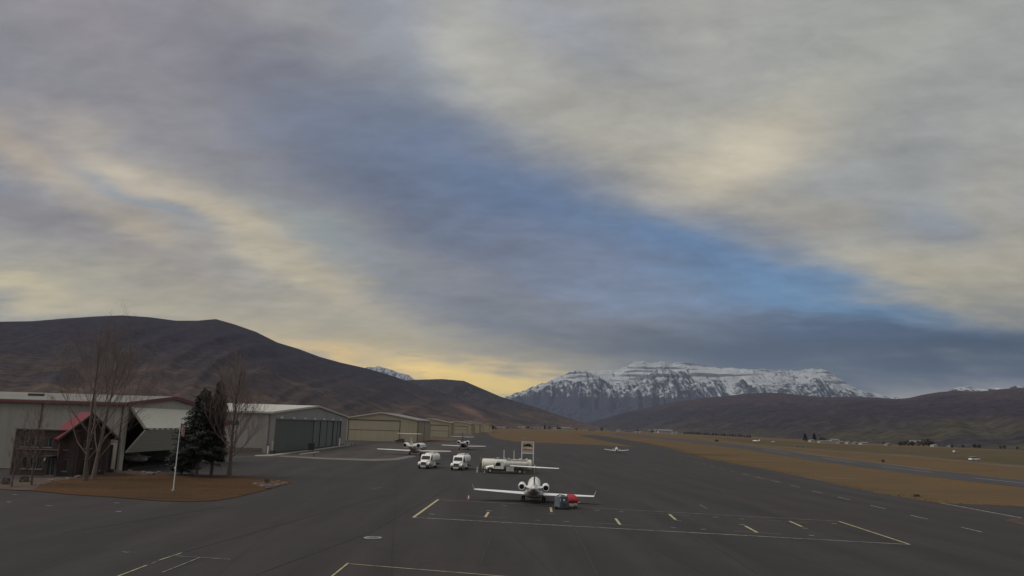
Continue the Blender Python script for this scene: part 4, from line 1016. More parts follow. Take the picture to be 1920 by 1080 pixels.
def make_prop(label, loc, rz):
    t = thing('light_aircraft', label, 'light aircraft', loc, rz, 'small propeller aircraft')
    prof = [(2.6, .12, 1.25), (2.45, .36, 1.25), (1.6, .52, 1.2), (.6, .58, 1.2), (-.8, .55, 1.25), (-2.4, .32, 1.38), (-4.4, .12, 1.5), (-4.7, .04, 1.52)]
    MB().loft([ring(0, y, z, r, r * 1.05, 14) for y, r, z in prof]).build('fuselage', M_white, t, 60)
    c = MB().loft([ring(0, y, z, r, rz_, 14) for y, r, rz_, z in ((1.3, .1, .06, 1.62), (.8, .45, .36, 1.72), (-.2, .5, .48, 1.72), (-1.1, .42, .36, 1.66), (-1.8, .15, .12, 1.6))]).build('canopy', M_cream, t, 60)
    MB().box(-.42, .42, .72, .80, 1.70, 2.02).build('windscreen', M_glass, c)
    for sx in (-1, 1):
        m = MB(); m.loft([airfoil_section(sx * .3, 1.0, 1.7, .82, .13), airfoil_section(sx * 2.4, .95, 1.6, 1.0, .12), airfoil_section(sx * 4.7, .65, 1.15, 1.30, .09)]); m.build('wing', M_white, t, 40)
        g = MB().tube((sx * 1.5, .3, .2), (sx * 1.4, .3, .9), .05, n=6).build('main_gear', M_grey, t)
        MB().tube((sx * 1.5 - .08, .3, .2), (sx * 1.5 + .08, .3, .2), .2, n=12).build('wheel', M_rubber, g, 40)
        m = MB(); m.loft([airfoil_section(sx * .05, -3.7, .95, 1.5, .07), airfoil_section(sx * 1.6, -3.9, .65, 1.5, .05)]); m.build('tailplane', M_white, t, 40)
    m = MB(); m.loft([[(p[2], p[1], 1.5) for p in airfoil_section(0, -3.3, 1.3, 0, .06)], [(p[2], p[1], 2.75) for p in airfoil_section(0, -4.1, .7, 0, .04)]]); m.build('fin', M_white, t, 40)
    g = MB().tube((0, 1.9, .2), (0, 1.9, .8), .05, n=6).build('nose_gear', M_grey, t); MB().tube((-.07, 1.9, .18), (.07, 1.9, .18), .18, n=12).build('wheel', M_rubber, g, 40)
    pr = MB().tube((0, 2.6, 1.25), (0, 2.85, 1.25), .14, .03, 10).build('spinner', M_grey, t, 50)
    m = MB(); m.box(-.06, .06, 2.66, 2.70, .38, 2.12); m.build('propeller', M_dark, t)
    return t
lp = P(1156, 849.5)
PR = make_prop('white low-wing propeller plane alone at the far edge of the apron', (lp.x, lp.y, .04), R(-9))
copy_tree(PR, (-68, 138, .07), R(-95), 'white propeller plane parked in the dark under the raised hangar door')
q = P(1416, 829); copy_tree(PR, (q.x, q.y, .03), R(60), 'small white plane on the grass beyond the runway, left of two dark markers')
q = P(1449, 829.5); copy_tree(PR, (q.x, q.y, .03), R(130), 'tiny white plane just right of another on the grass beyond the runway', (.6, .6, .6))

# ------------------------------------------------------------------ trucks
def wheel(par, x, y, r, w, name='wheel'):
    t = MB().tube((x - w / 2, y, r), (x + w / 2, y, r), r, n=20).build(name, M_rubber, par, 40)
    sx = 1 if x > 0 else -1
    MB().tube((x + sx * (w / 2 - .03), y, r), (x + sx * (w / 2 + .03), y, r), r * .56, r * .45, 16).build('rim', M_hub, t, 40)
    return t
def make_truck(name, label, loc, rz, tank_len=4.8, tank_r=(1.2, .86), tank_z=2.08, tank_mat=None, cabh=2.75, grp='fuel trucks on the apron', polished=False, wb=5.2):
    t = thing(name, label, 'fuel truck', loc, rz, grp)
    tm = tank_mat or M_white
    # chassis
    L1 = -2.7 - tank_len - .5
    m = MB(); m.box(-.45, -.33, L1, .8, .62, .84); m.box(.33, .45, L1, .8, .62, .84)
    for y in (-2, -3.6, -5.2, L1 + .1): m.box(-.33, .33, y, y + .1, .66, .8)
    m.build('chassis', M_chassis, t)
    # hood, tapered and sloping
    k = cabh / 2.75
    m = MB(); m.loft([[(-.92, -.55, .85), (.92, -.55, .85), (.92, -.55, 1.62 * k), (.78, -.55, 1.76 * k), (-.78, -.55, 1.76 * k), (-.92, -.55, 1.62 * k)],
                      [(-.72, .55, .85), (.72, .55, .85), (.72, .55, 1.45 * k), (.62, .55, 1.56 * k), (-.62, .55, 1.56 * k), (-.72, .55, 1.45 * k)],
                      [(-.62, .98, .85), (.62, .98, .85), (.60, .96, 1.30 * k), (.52, .92, 1.40 * k), (-.52, .92, 1.40 * k), (-.60, .96, 1.30 * k)]])
    h = m.build('hood', M_white, t, 30, .03)
    m = MB(); m.box(-.50, .50, .99, 1.03, .92, 1.32 * k)
    g = m.build('grille', M_black, t)
    for i in range(5): MB().box(-.46, .46, 1.035, 1.05, .98 + i * .07, 1.0 + i * .07).build('grille_bar', M_grey, g)
    for sx in (-1, 1):
        # rounded fenders
        pts = [(-.72, .95), (-.62, 1.18), (-.35, 1.34), (.1, 1.38), (.55, 1.30), (.85, 1.10), (.95, .78), (.62, .74), (.50, .98), (.2, 1.13), (-.2, 1.12), (-.48, .95)]
        m = MB(); x0 = sx * .66; m.prism([(y, z * (.5 + .5 * k)) for y, z in pts], sx * .52, 0, x0); m.build('fender', M_white, t, 30, .05)
        MB().box(min(sx * .72, sx * 1.08), max(sx * .72, sx * 1.08), .86, .985, .92, 1.12).build('headlight', M_reflect, t, None, .03)
        a = MB().tube((sx * 1.05, -.75, 1.75 * k), (sx * 1.33, -.62, 1.8 * k), .025, n=6).build('mirror_arm', M_dark, t)
        MB().box(min(sx * 1.26, sx * 1.42), max(sx * 1.26, sx * 1.42), -.68, -.58, 1.45 * k, 2.1 * k).build('mirror', M_dark, a)
        wheel(t, sx * .98, .1, .46, .28)
        MB().box(min(sx * .95, sx * 1.12), max(sx * .95, sx * 1.12), -1.9, -.9, .42, .52).build('step', M_chassis, t)
    MB().box(-1.15, 1.15, 1.05, 1.22, .50, .80).build('bumper', M_chassis, t, None, .03)
    MB().box(-.55, .55, 1.225, 1.25, .42, .66).build('placard', M_reflect, t)
    # cab: side outline thickened across, with recessed glass
    cab = [(-.5, .8), (-.5, 1.70 * k), (-.95, 2.58 * k), (-1.15, cabh), (-2.35, cabh), (-2.5, 2.55 * k), (-2.5, .8)]
    m = MB(); m.prism(cab, 2.1, 0, -1.05); cb = m.build('cab', M_white, t, 30, .06)
    m = MB(); d = Vector((-.45, .88 * k)).normalized(); nrm = Vector((d.y, -d.x)) * .012
    m.add([(-.88, -.56 + nrm.x + .02, 1.80 * k), (.88, -.56 + nrm.x + .02, 1.80 * k), (.80, -.90 + nrm.x + .02, 2.50 * k), (-.80, -.90 + nrm.x + .02, 2.50 * k)], [(0, 1, 2, 3)]); 
    for v in range(4): m.v[v] = (m.v[v][0], m.v[v][1] + .02, m.v[v][2])
    m.build('windscreen', M_glass, t, fix=False)
    for sx in (-1, 1):
        m = MB(); X = sx * 1.062
        m.add([(X, -.80, 1.62 * k), (X, -1.85, 1.62 * k), (X, -1.85, 2.38 * k), (X, -1.10, 2.38 * k)], [(0, 1, 2, 3)] if sx < 0 else [(3, 2, 1, 0)]); m.build('side_window', M_glass, t, fix=False)
        m = MB(); m.box(X - .006, X + .006, -1.95, -1.93, .95, 2.45 * k); m.box(X - .006, X + .006, -.72, -.70, .95, 1.7 * k); m.build('door_seam', M_chassis, t)
    for x in (-.6, 0, .6): MB().box(x - .06, x + .06, -1.3, -1.2, cabh + .001, cabh + .07).build('marker_light', M_orange, t)
    # tank
    rx, rz_ = tank_r; y0 = -2.75; y1 = y0 - tank_len
    rs = []
    for y, s in ((y0 + .0, .72), (y0 - .06, .9), (y0 - .16, 1.0), (y1 + .16, 1.0), (y1 + .06, .9), (y1, .72)):
        rg = []
        for i in range(24):
            a = 2 * math.pi * i / 24; c, sn = math.cos(a), math.sin(a)
            rg.append((rx * s * math.copysign(abs(c) ** .75, c), y, tank_z + rz_ * s * math.copysign(abs(sn) ** .75, sn)))
        rs.append(rg)
    tk = MB().loft(rs).build('tank', tm, t, 40)
    for f in (.02, .35, .68, .98):
        y = y0 - .16 - (tank_len - .32) * f
        rg = [[(rx * 1.012 * math.copysign(abs(math.cos(2 * math.pi * i / 24)) ** .75, math.cos(2 * math.pi * i / 24)), yy, tank_z + rz_ * 1.012 * math.copysign(abs(math.sin(2 * math.pi * i / 24)) ** .75, math.sin(2 * math.pi * i / 24))) for i in range(24)] for yy in (y - .04, y + .04)]
        MB().loft(rg).build('tank_band', M_alu if polished else tm, tk)
    # top walkway, rails and hatches
    zt = tank_z + rz_
    MB().box(-.42, .42, y1 + .3, y0 - .3, zt + .006, zt + .05).build('walkway', M_grey, t)
    for sx in (-1, 1): MB().box(sx * .6 - .03, sx * .6 + .03, y1 + .2, y0 - .2, zt - .04, zt + .16).build('top_rail', tm, t)
    for f in (.3, .68):
        y = y0 - tank_len * f; MB().tube((0, y, zt + .03), (0, y, zt + .2), .26, n=14).build('hatch', tm, t, 40)
    # cabinets, hose gear, rear
    for sx in (-1, 1):
        MB().box(min(sx * .5, sx * 1.12), max(sx * .5, sx * 1.12), -4.45, -3.0, .45, 1.22).build('equipment_cabinet', M_grey if sx > 0 else tm, t, None, .02)
        m = MB(); m.tube((sx * 1.0 - .12, -4.95, .85), (sx * 1.0 + .12, -4.95, .85), .3, n=14); m.build('hose_reel', M_dark, t, 40)
    ya = -wb
    for sx in (-1, 1):
        wheel(t, sx * 1.0, ya, .46, .26); wheel(t, sx * .70, ya, .46, .24)
        MB().box(min(sx * .6, sx * 1.18), max(sx * .6, sx * 1.18), ya - .6, ya + .6, 1.0, 1.06).build('mudguard', M_chassis, t)
    MB().box(-1.1, 1.1, L1 - .1, L1, .5, .75).build('rear_bumper', M_chassis, t)
    for sx in (-1, 1): MB().box(sx * .9 - .1, sx * .9 + .1, L1 - .13, L1 - .101, .55, .7).build('tail_light', M_orange, t)
    return t
t1 = P(795.5, 879.5)
T1 = make_truck('fuel_truck', 'white fuel truck facing the camera, left one of the two beside each other', (t1.x - .1, t1.y + 1.1, .03), R(180 - 10))
t2 = P(857, 882.5)
T2 = copy_tree(T1, (t2.x - .1, t2.y + 1.1, .03), R(180 - 9), 'white fuel truck facing the camera, right one next to the storage tank')
t3 = P(919.5, 887.6)
T3 = make_truck('fuel_truck', 'white side-on fuel truck with a polished tank, parked in front of the storage tank', (t3.x, t3.y + 1.0, .03), R(91), tank_len=4.5, tank_r=(1.05, .72), tank_z=1.72, tank_mat=M_alu, cabh=2.35, polished=True, wb=5.6)
# ------------------------------------------------------------------ storage tank, bollards, sign
s0 = P(903, 884.5); sy = 150.3; sx0 = -4.9; sx1 = 4.95
ST = thing('storage_tank', 'long cream horizontal fuel storage tank behind the side-on truck', 'tank', (sx0, sy, 0))
LT = sx1 - sx0; rr = 1.16; zc = 1.38
def xring(x, r, n=28): return [(x, r * math.cos(2 * math.pi * i / n), zc + r * math.sin(2 * math.pi * i / n)) for i in range(n)]
MB().loft([xring(.0, rr * .80), xring(.05, rr * .93), xring(.2, rr), xring(LT - .2, rr), xring(LT - .05, rr * .93), xring(LT, rr * .8)]).build('shell', M_cream, ST, 40)
for x in (.22, LT * .33, LT * .66, LT - .22): MB().loft([xring(x - .05, rr * 1.015), xring(x + .05, rr * 1.015)]).build('band', M_cream, ST)
for x in (1.4, LT - 1.6): MB().box(x, x + .4, -.9, .9, .02, .75).build('saddle', M_concrete, ST)
for x in (3.05, 4.45, 5.3, 7.6, LT - 1.0):
    MB().tube((x, 0, zc + rr - .05), (x, 0, zc + rr + .22), .22, n=12).build('manway', M_cream, ST, 40)
for x in (4.3, 6.3): MB().tube((x, .2, zc + rr - .1), (x, .2, zc + rr + 1.75), .06, n=8).build('vent_pipe', M_reflect, ST)
MB().box(2.4, 5.6, -.35, .35, zc + rr + .03, zc + rr + .09).build('top_platform', M_grey, ST)
MB().tube((2.9, .1, zc + rr + .1), (3.5, .1, zc + rr + .35), .06, n=6).build('valve', M_grey, ST)
MB().box(-.5, -.08, -.5, .5, .05, 1.7).build('pump_cabinet', simple('rust_cabinet', (.11, .075, .062), .3, 3, .7), ST)
MB().box(-.42, -.2, -.2, .2, 2.2, 2.75).build('gauge_head', M_grey, ST)
MB().box(LT - .6, LT + .9, -.7, .7, .05, 1.5).build('dispenser', simple('dispenser_grey', (.17, .14, .13), .3, 3, .6), ST)
for i, (x, y, l) in enumerate(((894.8, 886.2, 'white bollard farthest left, at the end of the storage tank'), (908.8, 886.8, 'white bollard against the front of the side-on fuel truck'))):
    p = P(x, y); b_ = thing('bollard', l, 'bollard', (p.x, p.y, .03), 0, 'bollards round the storage tank')
    MB().tube((0, 0, 0), (0, 0, .95), .10, n=10).build('post', M_reflect, b_, 40); MB().tube((0, 0, .95), (0, 0, 1.0), .10, .04, 10).build('cap', M_reflect, b_, 40)
    MB().tube((0, 0, .62), (0, 0, .74), .103, n=10).build('band', M_trim_red, b_, 40)
sd_ = 153.0; SX = 2.98
SG = thing('sign', 'tall white-framed sign on two posts with a mountain and sunset emblem behind the tank', 'sign', (SX, sd_, .0))
WS = 2.35
for x in (0, WS): MB().box(x - .09, x + .09, -.09, .09, 0, 6.0).build('post', M_reflect, SG)
MB().box(.095, WS - .095, -.08, .08, 5.84, 5.99).build('frame_rail', M_reflect, SG); MB().box(.095, WS - .095, -.08, .08, 3.62, 3.76).build('frame_rail', M_reflect, SG)
pan = MB().box(.1, WS - .1, -.03, .03, 3.765, 5.835).build('panel', simple('sign_panel', (.36, .35, .32), .05, 2, .5), SG)
MB().box(.2, WS - .2, -.045, -.034, 4.55, 5.0).build('sunset_band', simple('sunset_orange', (.62, .36, .18), .25, 1.6, .5), pan)
MB().box(1.1, WS - .25, -.052, -.047, 4.62, 4.82).build('sun_glow', simple('sunset_glow', (.80, .60, .40), .1, 1.6, .5), pan)
m = MB(); m.prism([(.2, 5.02), (.3, 5.32), (.5, 5.42), (.68, 5.34), (.85, 5.52), (1.05, 5.62), (1.22, 5.48), (1.42, 5.62), (1.66, 5.5), (1.85, 5.34), (2.02, 5.2), (2.15, 4.92), (1.9, 5.0), (1.7, 5.1), (1.55, 4.94), (1.4, 5.1), (1.2, 4.98), (.95, 5.12), (.8, 5.0), (.55, 5.08)], .02, 1, -.062); m.build('mountain_emblem', M_black, pan)
# one line of small lettering below the emblem, too far to read
rnd = random.Random(4); x = .28
while x < WS - .35:
    w = rnd.uniform(.08, .15); MB().box(x, x + w, -.05, -.036, 4.28, 4.28 + rnd.choice((.16, .2))).build('lettering', simple('lettering_brown', (.13, .10, .075), .1, 2, .6) if 'lettering_brown' not in bpy.data.materials else bpy.data.materials['lettering_brown'], pan); x += w + .04
MB().tube((.3, 0, 5.99), (.3, 0, 6.35), .03, n=6).build('lamp_stem', M_grey, SG)
m = MB(); m.loft([[(.3 + .17 * math.sin(t) * math.cos(q), .17 * math.sin(t) * math.sin(q), 6.5 - .17 * math.cos(t)) for q in [i * math.pi / 5 for i in range(10)]] for t in (.2, .8, 1.57, 2.3, 2.9)]); m.build('beacon', M_grey, SG, 60)
MB().tube((WS, 0, 5.95), (WS + .5, 0, 5.97), .03, n=6).build('lamp_arm', M_grey, SG)

# ------------------------------------------------------------------ carts, cone
g = P(1054, 956)
GP = thing('ground_power_cart', 'blue-grey boxy ground power cart beside the red-covered tug, under the jet wing', 'cart', (g.x, g.y + .7, .03), R(-12))
MB().box(-.75, -.12, -.55, .75, .22, 1.35).build('cabinet', M_bluegrey, GP, None, .03)
MB().box(-.115, .72, -.60, .78, .22, .86).build('engine_housing', M_slate, GP, None, .03)
MB().box(-.11, .60, -.5, .7, .865, 1.38).build('hood', M_slate, GP, None, .05)
MB().box(-.10, -.06, -.58, -.56, .25, 1.2).build('panel_edge', M_reflect, GP)
for i in range(5): MB().box(.02, .62, -.62, -.605, .32 + i * .09, .36 + i * .09).build('louvre', M_dark, GP)
MB().box(.25, .42, -.52, -.505, .95, 1.1).build('gauge', M_reflect, GP)
m = MB(); m.tube((-.6, -.3, 1.36), (-.3, .4, 1.5), .06, n=8); m.tube((-.3, .4, 1.5), (.1, .3, 1.42), .06, n=8); m.tube((.1, .3, 1.42), (.35, -.2, 1.48), .06, n=8); m.build('cable_coil', M_dark, GP, 60)
MB().tube((.1, .1, 1.38), (.1, .1, 1.95), .02, n=6).build('antenna', M_dark, GP)
for x in (-.6, .6):
    for y in (-.4, .55): wheel(GP, x, y, .2, .14)
g = P(1073, 954)
TG = thing('tow_tractor', 'small cart with a bright red cover and pale skirt, right of the grey cart', 'cart', (g.x, g.y + .9, .03), R(-14))
m = MB(); 
rings_ = []
for x, s in ((-.62, .75), (-.5, 1.0), (0, 1.06), (.35, .92), (.62, .62), (.78, .25)):
    rings_.append([(x, math.cos(2 * math.pi * i / 16) * .62 * min(1, s + .15), .86 + max(-.32, math.sin(2 * math.pi * i / 16) * .62 * s)) for i in range(16)])
MB().loft(rings_).build('cover', M_red, TG, 50)
MB().box(-.6, .62, -.52, .55, .22, .535).build('skirt', M_trim_tan, TG, None, .04)
MB().box(.15, .28, -.66, -.62, .75, .95).build('cover_vent', M_dark, TG)
MB().box(.62, .98, -.12, .02, .60, .68).build('tow_handle', M_reflect, TG)
for x in (-.42, .48):
    for y in (-.5, .5): wheel(TG, x, y, .2, .14)
g = P(878.6, 938.8)
CN = thing('traffic_cone', 'red and white traffic cone off the near jet\'s left wingtip', 'cone', (g.x, g.y, .03))
MB().box(-.2, .2, -.2, .2, 0, .05).build('base', M_orange, CN)
for z0, z1, mt in ((.05, .22, M_orange), (.22, .58, M_reflect), (.58, .68, M_orange)):
    MB().tube((0, 0, z0), (0, 0, z1), .155 - z0 * .18, .155 - z1 * .18, 14).build('cone_band', mt, CN, 50)

# ------------------------------------------------------------------ cars and small things
def make_car(label, loc, rz, paint, grp='parked cars', suv=True):
    t = thing('parked_car', label, 'car', loc, rz, grp)
    body = [(-2.3, .35), (-2.35, .75), (-2.25, 1.0), (1.0, 1.02), (2.0, .92), (2.3, .72), (2.32, .38), (1.85, .32), (1.75, .58), (1.45, .70), (1.1, .58), (1.0, .3), (-1.0, .3), (-1.1, .58), (-1.4, .70), (-1.75, .58), (-1.85, .34)]
    MB().prism(body, 1.8, 0, -.9).build('body', paint, t, 30, .06)
    top = 1.72 if suv else 1.45
    MB().loft([[(-.86, -2.2, 1.0), (.86, -2.2, 1.0), (.86, 1.05, 1.0), (-.86, 1.05, 1.0)], [(-.70, -1.85, top - .05), (.70, -1.85, top - .05), (.70, .25, top - .05), (-.70, .25, top - .05)]]).build('cabin_glass', M_glass, t, 30, .04)
    MB().box(-.72, .72, -1.9, .3, top - .055, top).build('roof', paint, t, None, .02)
    for sx in (-1, 1):
        for y in (-1.42, 1.42): wheel(t, sx * .82, y, .34, .22)
        MB().box(min(sx * .5, sx * .8), max(sx * .5, sx * .8), 2.26, 2.34, .65, .78).build('headlight', M_reflect, t)
        MB().box(min(sx * .6, sx * .85), max(sx * .6, sx * .85), -2.38, -2.33, .7, .85).build('tail_light', M_orange, t)
    return t
M_darkcar = simple('charcoal_car_paint', (.03, .027, .028), .1, 1, .3, coat=.5); M_silver = simple('silver_car_paint', (.35, .34, .33), .1, 1, .3, coat=.5)
M_redcar = simple('dark_red_car_paint', (.22, .03, .035), .1, 1, .35, coat=.5)
make_car('dark car parked before the large tan hangar, left of the larger jet', (-50.8, 354, .05), R(80), M_darkcar)
make_car('white car half hidden behind the spreading leafless tree', (-70.5, 173, .03), R(75), M_white)
make_car('dark red car in front of the white one, behind the leafless tree', (-66.5, 165, .03), R(80), M_redcar)
p = P(1827, 864); make_car('white vehicle on the gravel track beyond the runway at far right', (p.x, p.y, .04), R(-75), M_white)
p = P(1792, 849.5); make_car('tiny pale car in the green meadow left of the white vehicle', (p.x, p.y, .04), R(-60), M_silver)
def post(name, label, cat, p, h, r, mat, headmat=None, arm=0, head=(.4, .3, .3), group=None):
    t = thing(name, label, cat, (p[0], p[1], .03), 0, group)
    MB().tube((0, 0, 0), (0, 0, h), r, n=8).build('post', mat, t, 40)
    if arm: MB().tube((0, 0, h - .2), (arm, 0, h - .15), .06, n=6).build('arm', M_dark, t)
    hx, hy, hz = head
    MB().box(arm - hx / 2, arm + hx / 2, -hy / 2, hy / 2, h - hz * .5 + .0, h + hz * .5).build('head', headmat or mat, t)
    return t
a = P(806, 824); post('lamp_post', 'dark lamp post with side lamp in front of the second tan hangar', 'lamp', (-48, 446), 5.2, .28, M_dark, arm=1.4, head=(.9, .6, .6))
a = P(501.5, 851.5); post('utility_post', 'white post with a black top at the near corner of the grey hangar door', 'post', (a.x, a.y), 2.3, .16, M_white, M_dark, head=(.75, .4, .22))
a = P(464.5, 0) if False else None
def bin_(label, p, s, mat, lid=True):
    t = thing('bin', label, 'bin', (p.x, p.y, .03), .3)
    MB().prism([(-s * .38, 0), (s * .38, 0), (s * .5, s), (-s * .5, s)], s * .9, 1, -s * .45).build('bin_body', mat, t, None, .02)
    MB().box(-s * .54, s * .54, -s * .5, s * .5, s + .005, s + .09).build('lid', M_dark, t)
    return t
bin_('dark bin standing before the rolling doors of the grey hangar', P(583, 844.5), 2.0, M_dark)
bin_('brown bin beside the white post at the grey hangar corner', P(508, 851.8), .85, M_chassis)
bin_('small dark bin right of the brown one at the grey hangar corner', P(514, 851.4), .8, M_fin_brown)
p = P(636, 836); post('utility_post', 'pale post at the far end of the grey hangar doors', 'post', (p.x, p.y), 3.0, .25, M_white, M_grey, head=(.8, .6, .5))
for i, x in enumerate((646, 651, 656, 661)):
    p = P(x, 836.5 - i * .3); t_ = MB().tube((0, 0, 0), (0, 0, 1.1), .14, n=8).build('marker_post', M_trim_tan, None, 40); t_.location = (p.x, p.y, .03)
    tag(t_, '%s short marker post from the left, at the far corner of the grey hangar' % ['first', 'second', 'third', 'fourth'][i], 'post', 'marker posts by the grey hangar')
p = P(588.5, 857.5); o = MB().tube((0, 0, 0), (0, 0, .8), .12, n=8).build('marker_post', M_dark, None, 40); o.location = (p.x, p.y, .03); tag(o, 'single dark marker post on the ramp before the grey hangar', 'post')
p = P(502, 917.3); o = boulder(p, .28, 91, 'small dark lump on the kerb at the lawn tip', None, M_dark)
p = P(1720, 931)
bx = thing('airfield_light', 'small dark ground light at the grass edge on the right', 'light', (p.x, p.y, .03)); MB().box(-.28, .28, -.2, .2, 0, .32).build('housing', M_dark, bx, None, .03); MB().tube((-.5, 0, 0), (-.5, 0, .3), .1, n=8).build('lens', M_trim_red, bx)
MB().box(-.7, .35, -.28, .28, -.02, .04).build('base_plate', M_fin_brown, bx)
p = P(1656, 869); post('runway_sign', 'small dark marker on the far edge of the runway', 'marker', (p.x, p.y), .9, .1, M_dark, head=(1.0, .3, .7))
p = P(1344, 828.5); post('runway_sign', 'small reddish marker pair on the grass beyond the runway', 'marker', (p.x, p.y), 1.2, .3, M_trim_red, M_dark, head=(3.2, .4, 1.8))
for i, (x, y) in enumerate(((1493, 837.5), (1503, 838.5))):
    p = P(x, y); boulder(p, 1.4, 60 + i, ['left', 'right'][i] + ' dark marker mound of the pair on the grass beyond the runway', None, M_dark, 'marker_mound', 'mound')
for i, x in enumerate((97.5, 103.5)):
    p = P(x, 891.5); t_ = thing('planter', ['left', 'right'][i] + ' pale urn planter at the brick office entrance', 'planter', (p.x, p.y, .09), 0, 'planters at the office entrance')
    MB().loft([[(r * math.cos(k * .628), r * math.sin(k * .628), z) for k in range(10)] for z, r in ((0, .18), (.1, .14), (.35, .2), (.7, .3), (.75, .27))]).build('urn', M_trim_tan, t_, 50)
    MB().loft([[(r * math.cos(k * .628), r * math.sin(k * .628), z) for k in range(10)] for z, r in ((.74, .25), (.95, .28), (1.1, .1))]).build('plant', M_scrub, t_, 50)

# ------------------------------------------------------------------ the far town
ORD = ['first', 'second', 'third', 'fourth', 'fifth', 'sixth', 'seventh', 'eighth', 'ninth', 'tenth', 'eleventh', 'twelfth', 'thirteenth', 'fourteenth', 'fifteenth', 'sixteenth', 'seventeenth', 'eighteenth']
HW = [simple('house_white', (.42, .41, .39), .15, .05, .6), simple('house_tan', (.26, .23, .20), .15, .05, .6), simple('house_grey', (.20, .195, .20), .15, .05, .6)]
HR = [simple('roof_grey', (.15, .145, .145), .2, .05, .7), simple('roof_brown', (.075, .06, .055), .2, .05, .7)]
def far_house(x, y, wpx, hpx, k, label, grp, name='house', cat='house', dmax=3100):
    h = azel(x, y)[1]
    if h > -.0031: 
        d = ray(x, 800); s = dmax / d.y; p = Vector((d.x * s, dmax, 0))
    else: p = P(x, y)
    D = p.y; w = wpx / F * D; hh = max(3.0, hpx / F * D)
    t = thing(name, label, cat, (p.x, p.y, 0), 0, grp)
    dp = max(8, w * .6)
    MB().box(-w / 2, w / 2, 0, dp, 0, hh * .68).build('wall', HW[k % 3], t)
    MB().prism([(-.04 * dp, hh * .68), (dp * 1.04, hh * .68), (dp / 2, hh)], w * 1.04, 0, -w * .52).build('roof', HR[(k // 2) % 2] if k % 3 else HR[0], t)
    n = max(1, int(wpx / 3)); 
    for i in range(n):
        cx = -w / 2 + w * (i + .5) / n; MB().box(cx - w / n * .2, cx + w / n * .2, -.12, -.01, hh * .2, hh * .48).build('window', M_win, t)
    return t
L1_ = [(931, 803, 5, 3, 0), (938, 803.5, 7, 3, 1), (946, 803.5, 10, 3.5, 0), (955, 803, 5, 2.5, 1), (973, 802.5, 5, 4, 0), (981, 802, 7, 4.5, 0), (997, 803, 5, 3, 2), (1004, 801.5, 14, 2.5, 1), (1018, 802.5, 4, 4, 0), (1041, 803, 7, 4, 0), (1058, 803.5, 20, 5, 0), (1071, 805.5, 8, 3, 0)]
for i, (x, y, w, h, k) in enumerate(L1_):
    far_house(x, y, w, h, k, '%s pale building from the left in the far town at the end of the valley' % ORD[i], 'far town buildings left of centre')
L2_ = [(1110, 806, 12, 3, 2), (1130, 806.5, 8, 2.5, 1), (1148, 807, 10, 2.5, 2), (1160, 808, 6, 3.5, 0), (1178, 807.5, 14, 2.5, 2), (1194.5, 811.5, 3.6, 3, 0), (1201, 811.5, 3.6, 3, 0), (1218, 811, 6, 5, 1), (1228, 811.5, 8, 6, 0), (1248, 812.5, 26, 7, 0), (1266, 814.5, 10, 5, 0)]
for i, (x, y, w, h, k) in enumerate(L2_):
    far_house(x, y, w, h, k, '%s building from the left in the far row right of centre below the foothills' % ORD[i], 'far town buildings right of centre')
L3_ = [(1524, 829, 7, 5, 0), (1549, 830.5, 22, 3.5, 0), (1567, 830, 14, 7, 0), (1578, 832, 8, 4, 1), (1592, 832.5, 5, 3, 0), (1606, 833, 5, 3.5, 1), (1622, 834, 12, 5, 0), (1667, 836, 6, 3, 1), (1716, 835, 18, 9, 1), (1732, 836, 14, 10, 1), (1755, 838, 7, 5, 0), (1785, 838.5, 4, 3, 2), (1610, 822, 24, 5, 1)]
for i, (x, y, w, h, k) in enumerate(L3_):
    far_house(x, y, w, h, k, '%s farm building from the left, below the right foothills' % ORD[i], 'farm buildings below the right foothills')
def make_blob_tree(name, seed, kind):
    rnd = random.Random(seed); t = thing(name, 'dark far tree', 'tree'); MB().tube((0, 0, 0), (0, 0, .5), .04, .02, 5).build('trunk', M_bark, t)
    m = MB()
    for i in range(260):
        z = rnd.random()
        if kind: r = .26 * (1 - z) ** .8 + .02; zz = .12 + .88 * z
        else: r = .38 * math.sqrt(max(.02, 1 - (2 * z - 1) ** 2)); zz = .2 + .8 * z
        a = rnd.random() * 6.283; q = Vector((math.cos(a) * r * rnd.uniform(.5, 1.1), math.sin(a) * r * rnd.uniform(.5, 1.1), zz))
        u = Vector((rnd.gauss(0, 1), rnd.gauss(0, 1), rnd.gauss(0, 1))).normalized() * .09; w = u.cross(Vector((.3, .2, 1))).normalized() * .06
        m.add([q - u, q + w, q + u, q - w], [(0, 1, 2, 3)])
    m.build('crown', M_far if kind == 0 else M_needle, t, fix=False); return t
M_far = simple('far_foliage', (.035, .03, .026), .4, .5, .95)
protos = []
FT = []
for x, y, h, k in ((950, 804.5, 4, 0), (990, 803, 5, 0), (1021.5, 802.5, 8, 1), (1030, 803, 6, 0), (1046, 804, 6, 0), (1050, 804, 5, 0), (1081, 805, 4, 0), (1128, 808, 6, 0), (1106, 807, 3, 0), (1195, 809, 5, 0), (1223, 812, 6, 0), (1233, 812, 6, 0), (1263, 813, 5, 0), (1510, 828, 15, 1), (1527, 826, 13, 1), (1540, 829, 9, 0), (1546, 829.5, 8, 0), (1658, 835, 6, 0), (1688, 836.5, 8, 0), (1695, 836.5, 9, 0), (1703, 836.5, 10, 0), (1711, 837, 9, 0), (1722, 837, 10, 0), (1732, 837, 12, 0), (1741, 837, 13, 0), (1748, 837, 9, 0), (1785, 840, 6, 0), (1806, 840, 6, 0), (1828, 841, 8, 0), (1836, 841, 7, 0), (1876, 842, 6, 0), (1884, 842, 7, 0), (1908, 843, 5, 0), (872, 805, 6, 0), (924, 806, 8, 0), (930, 806, 5, 0)):
    FT.append((x, y, h, k))
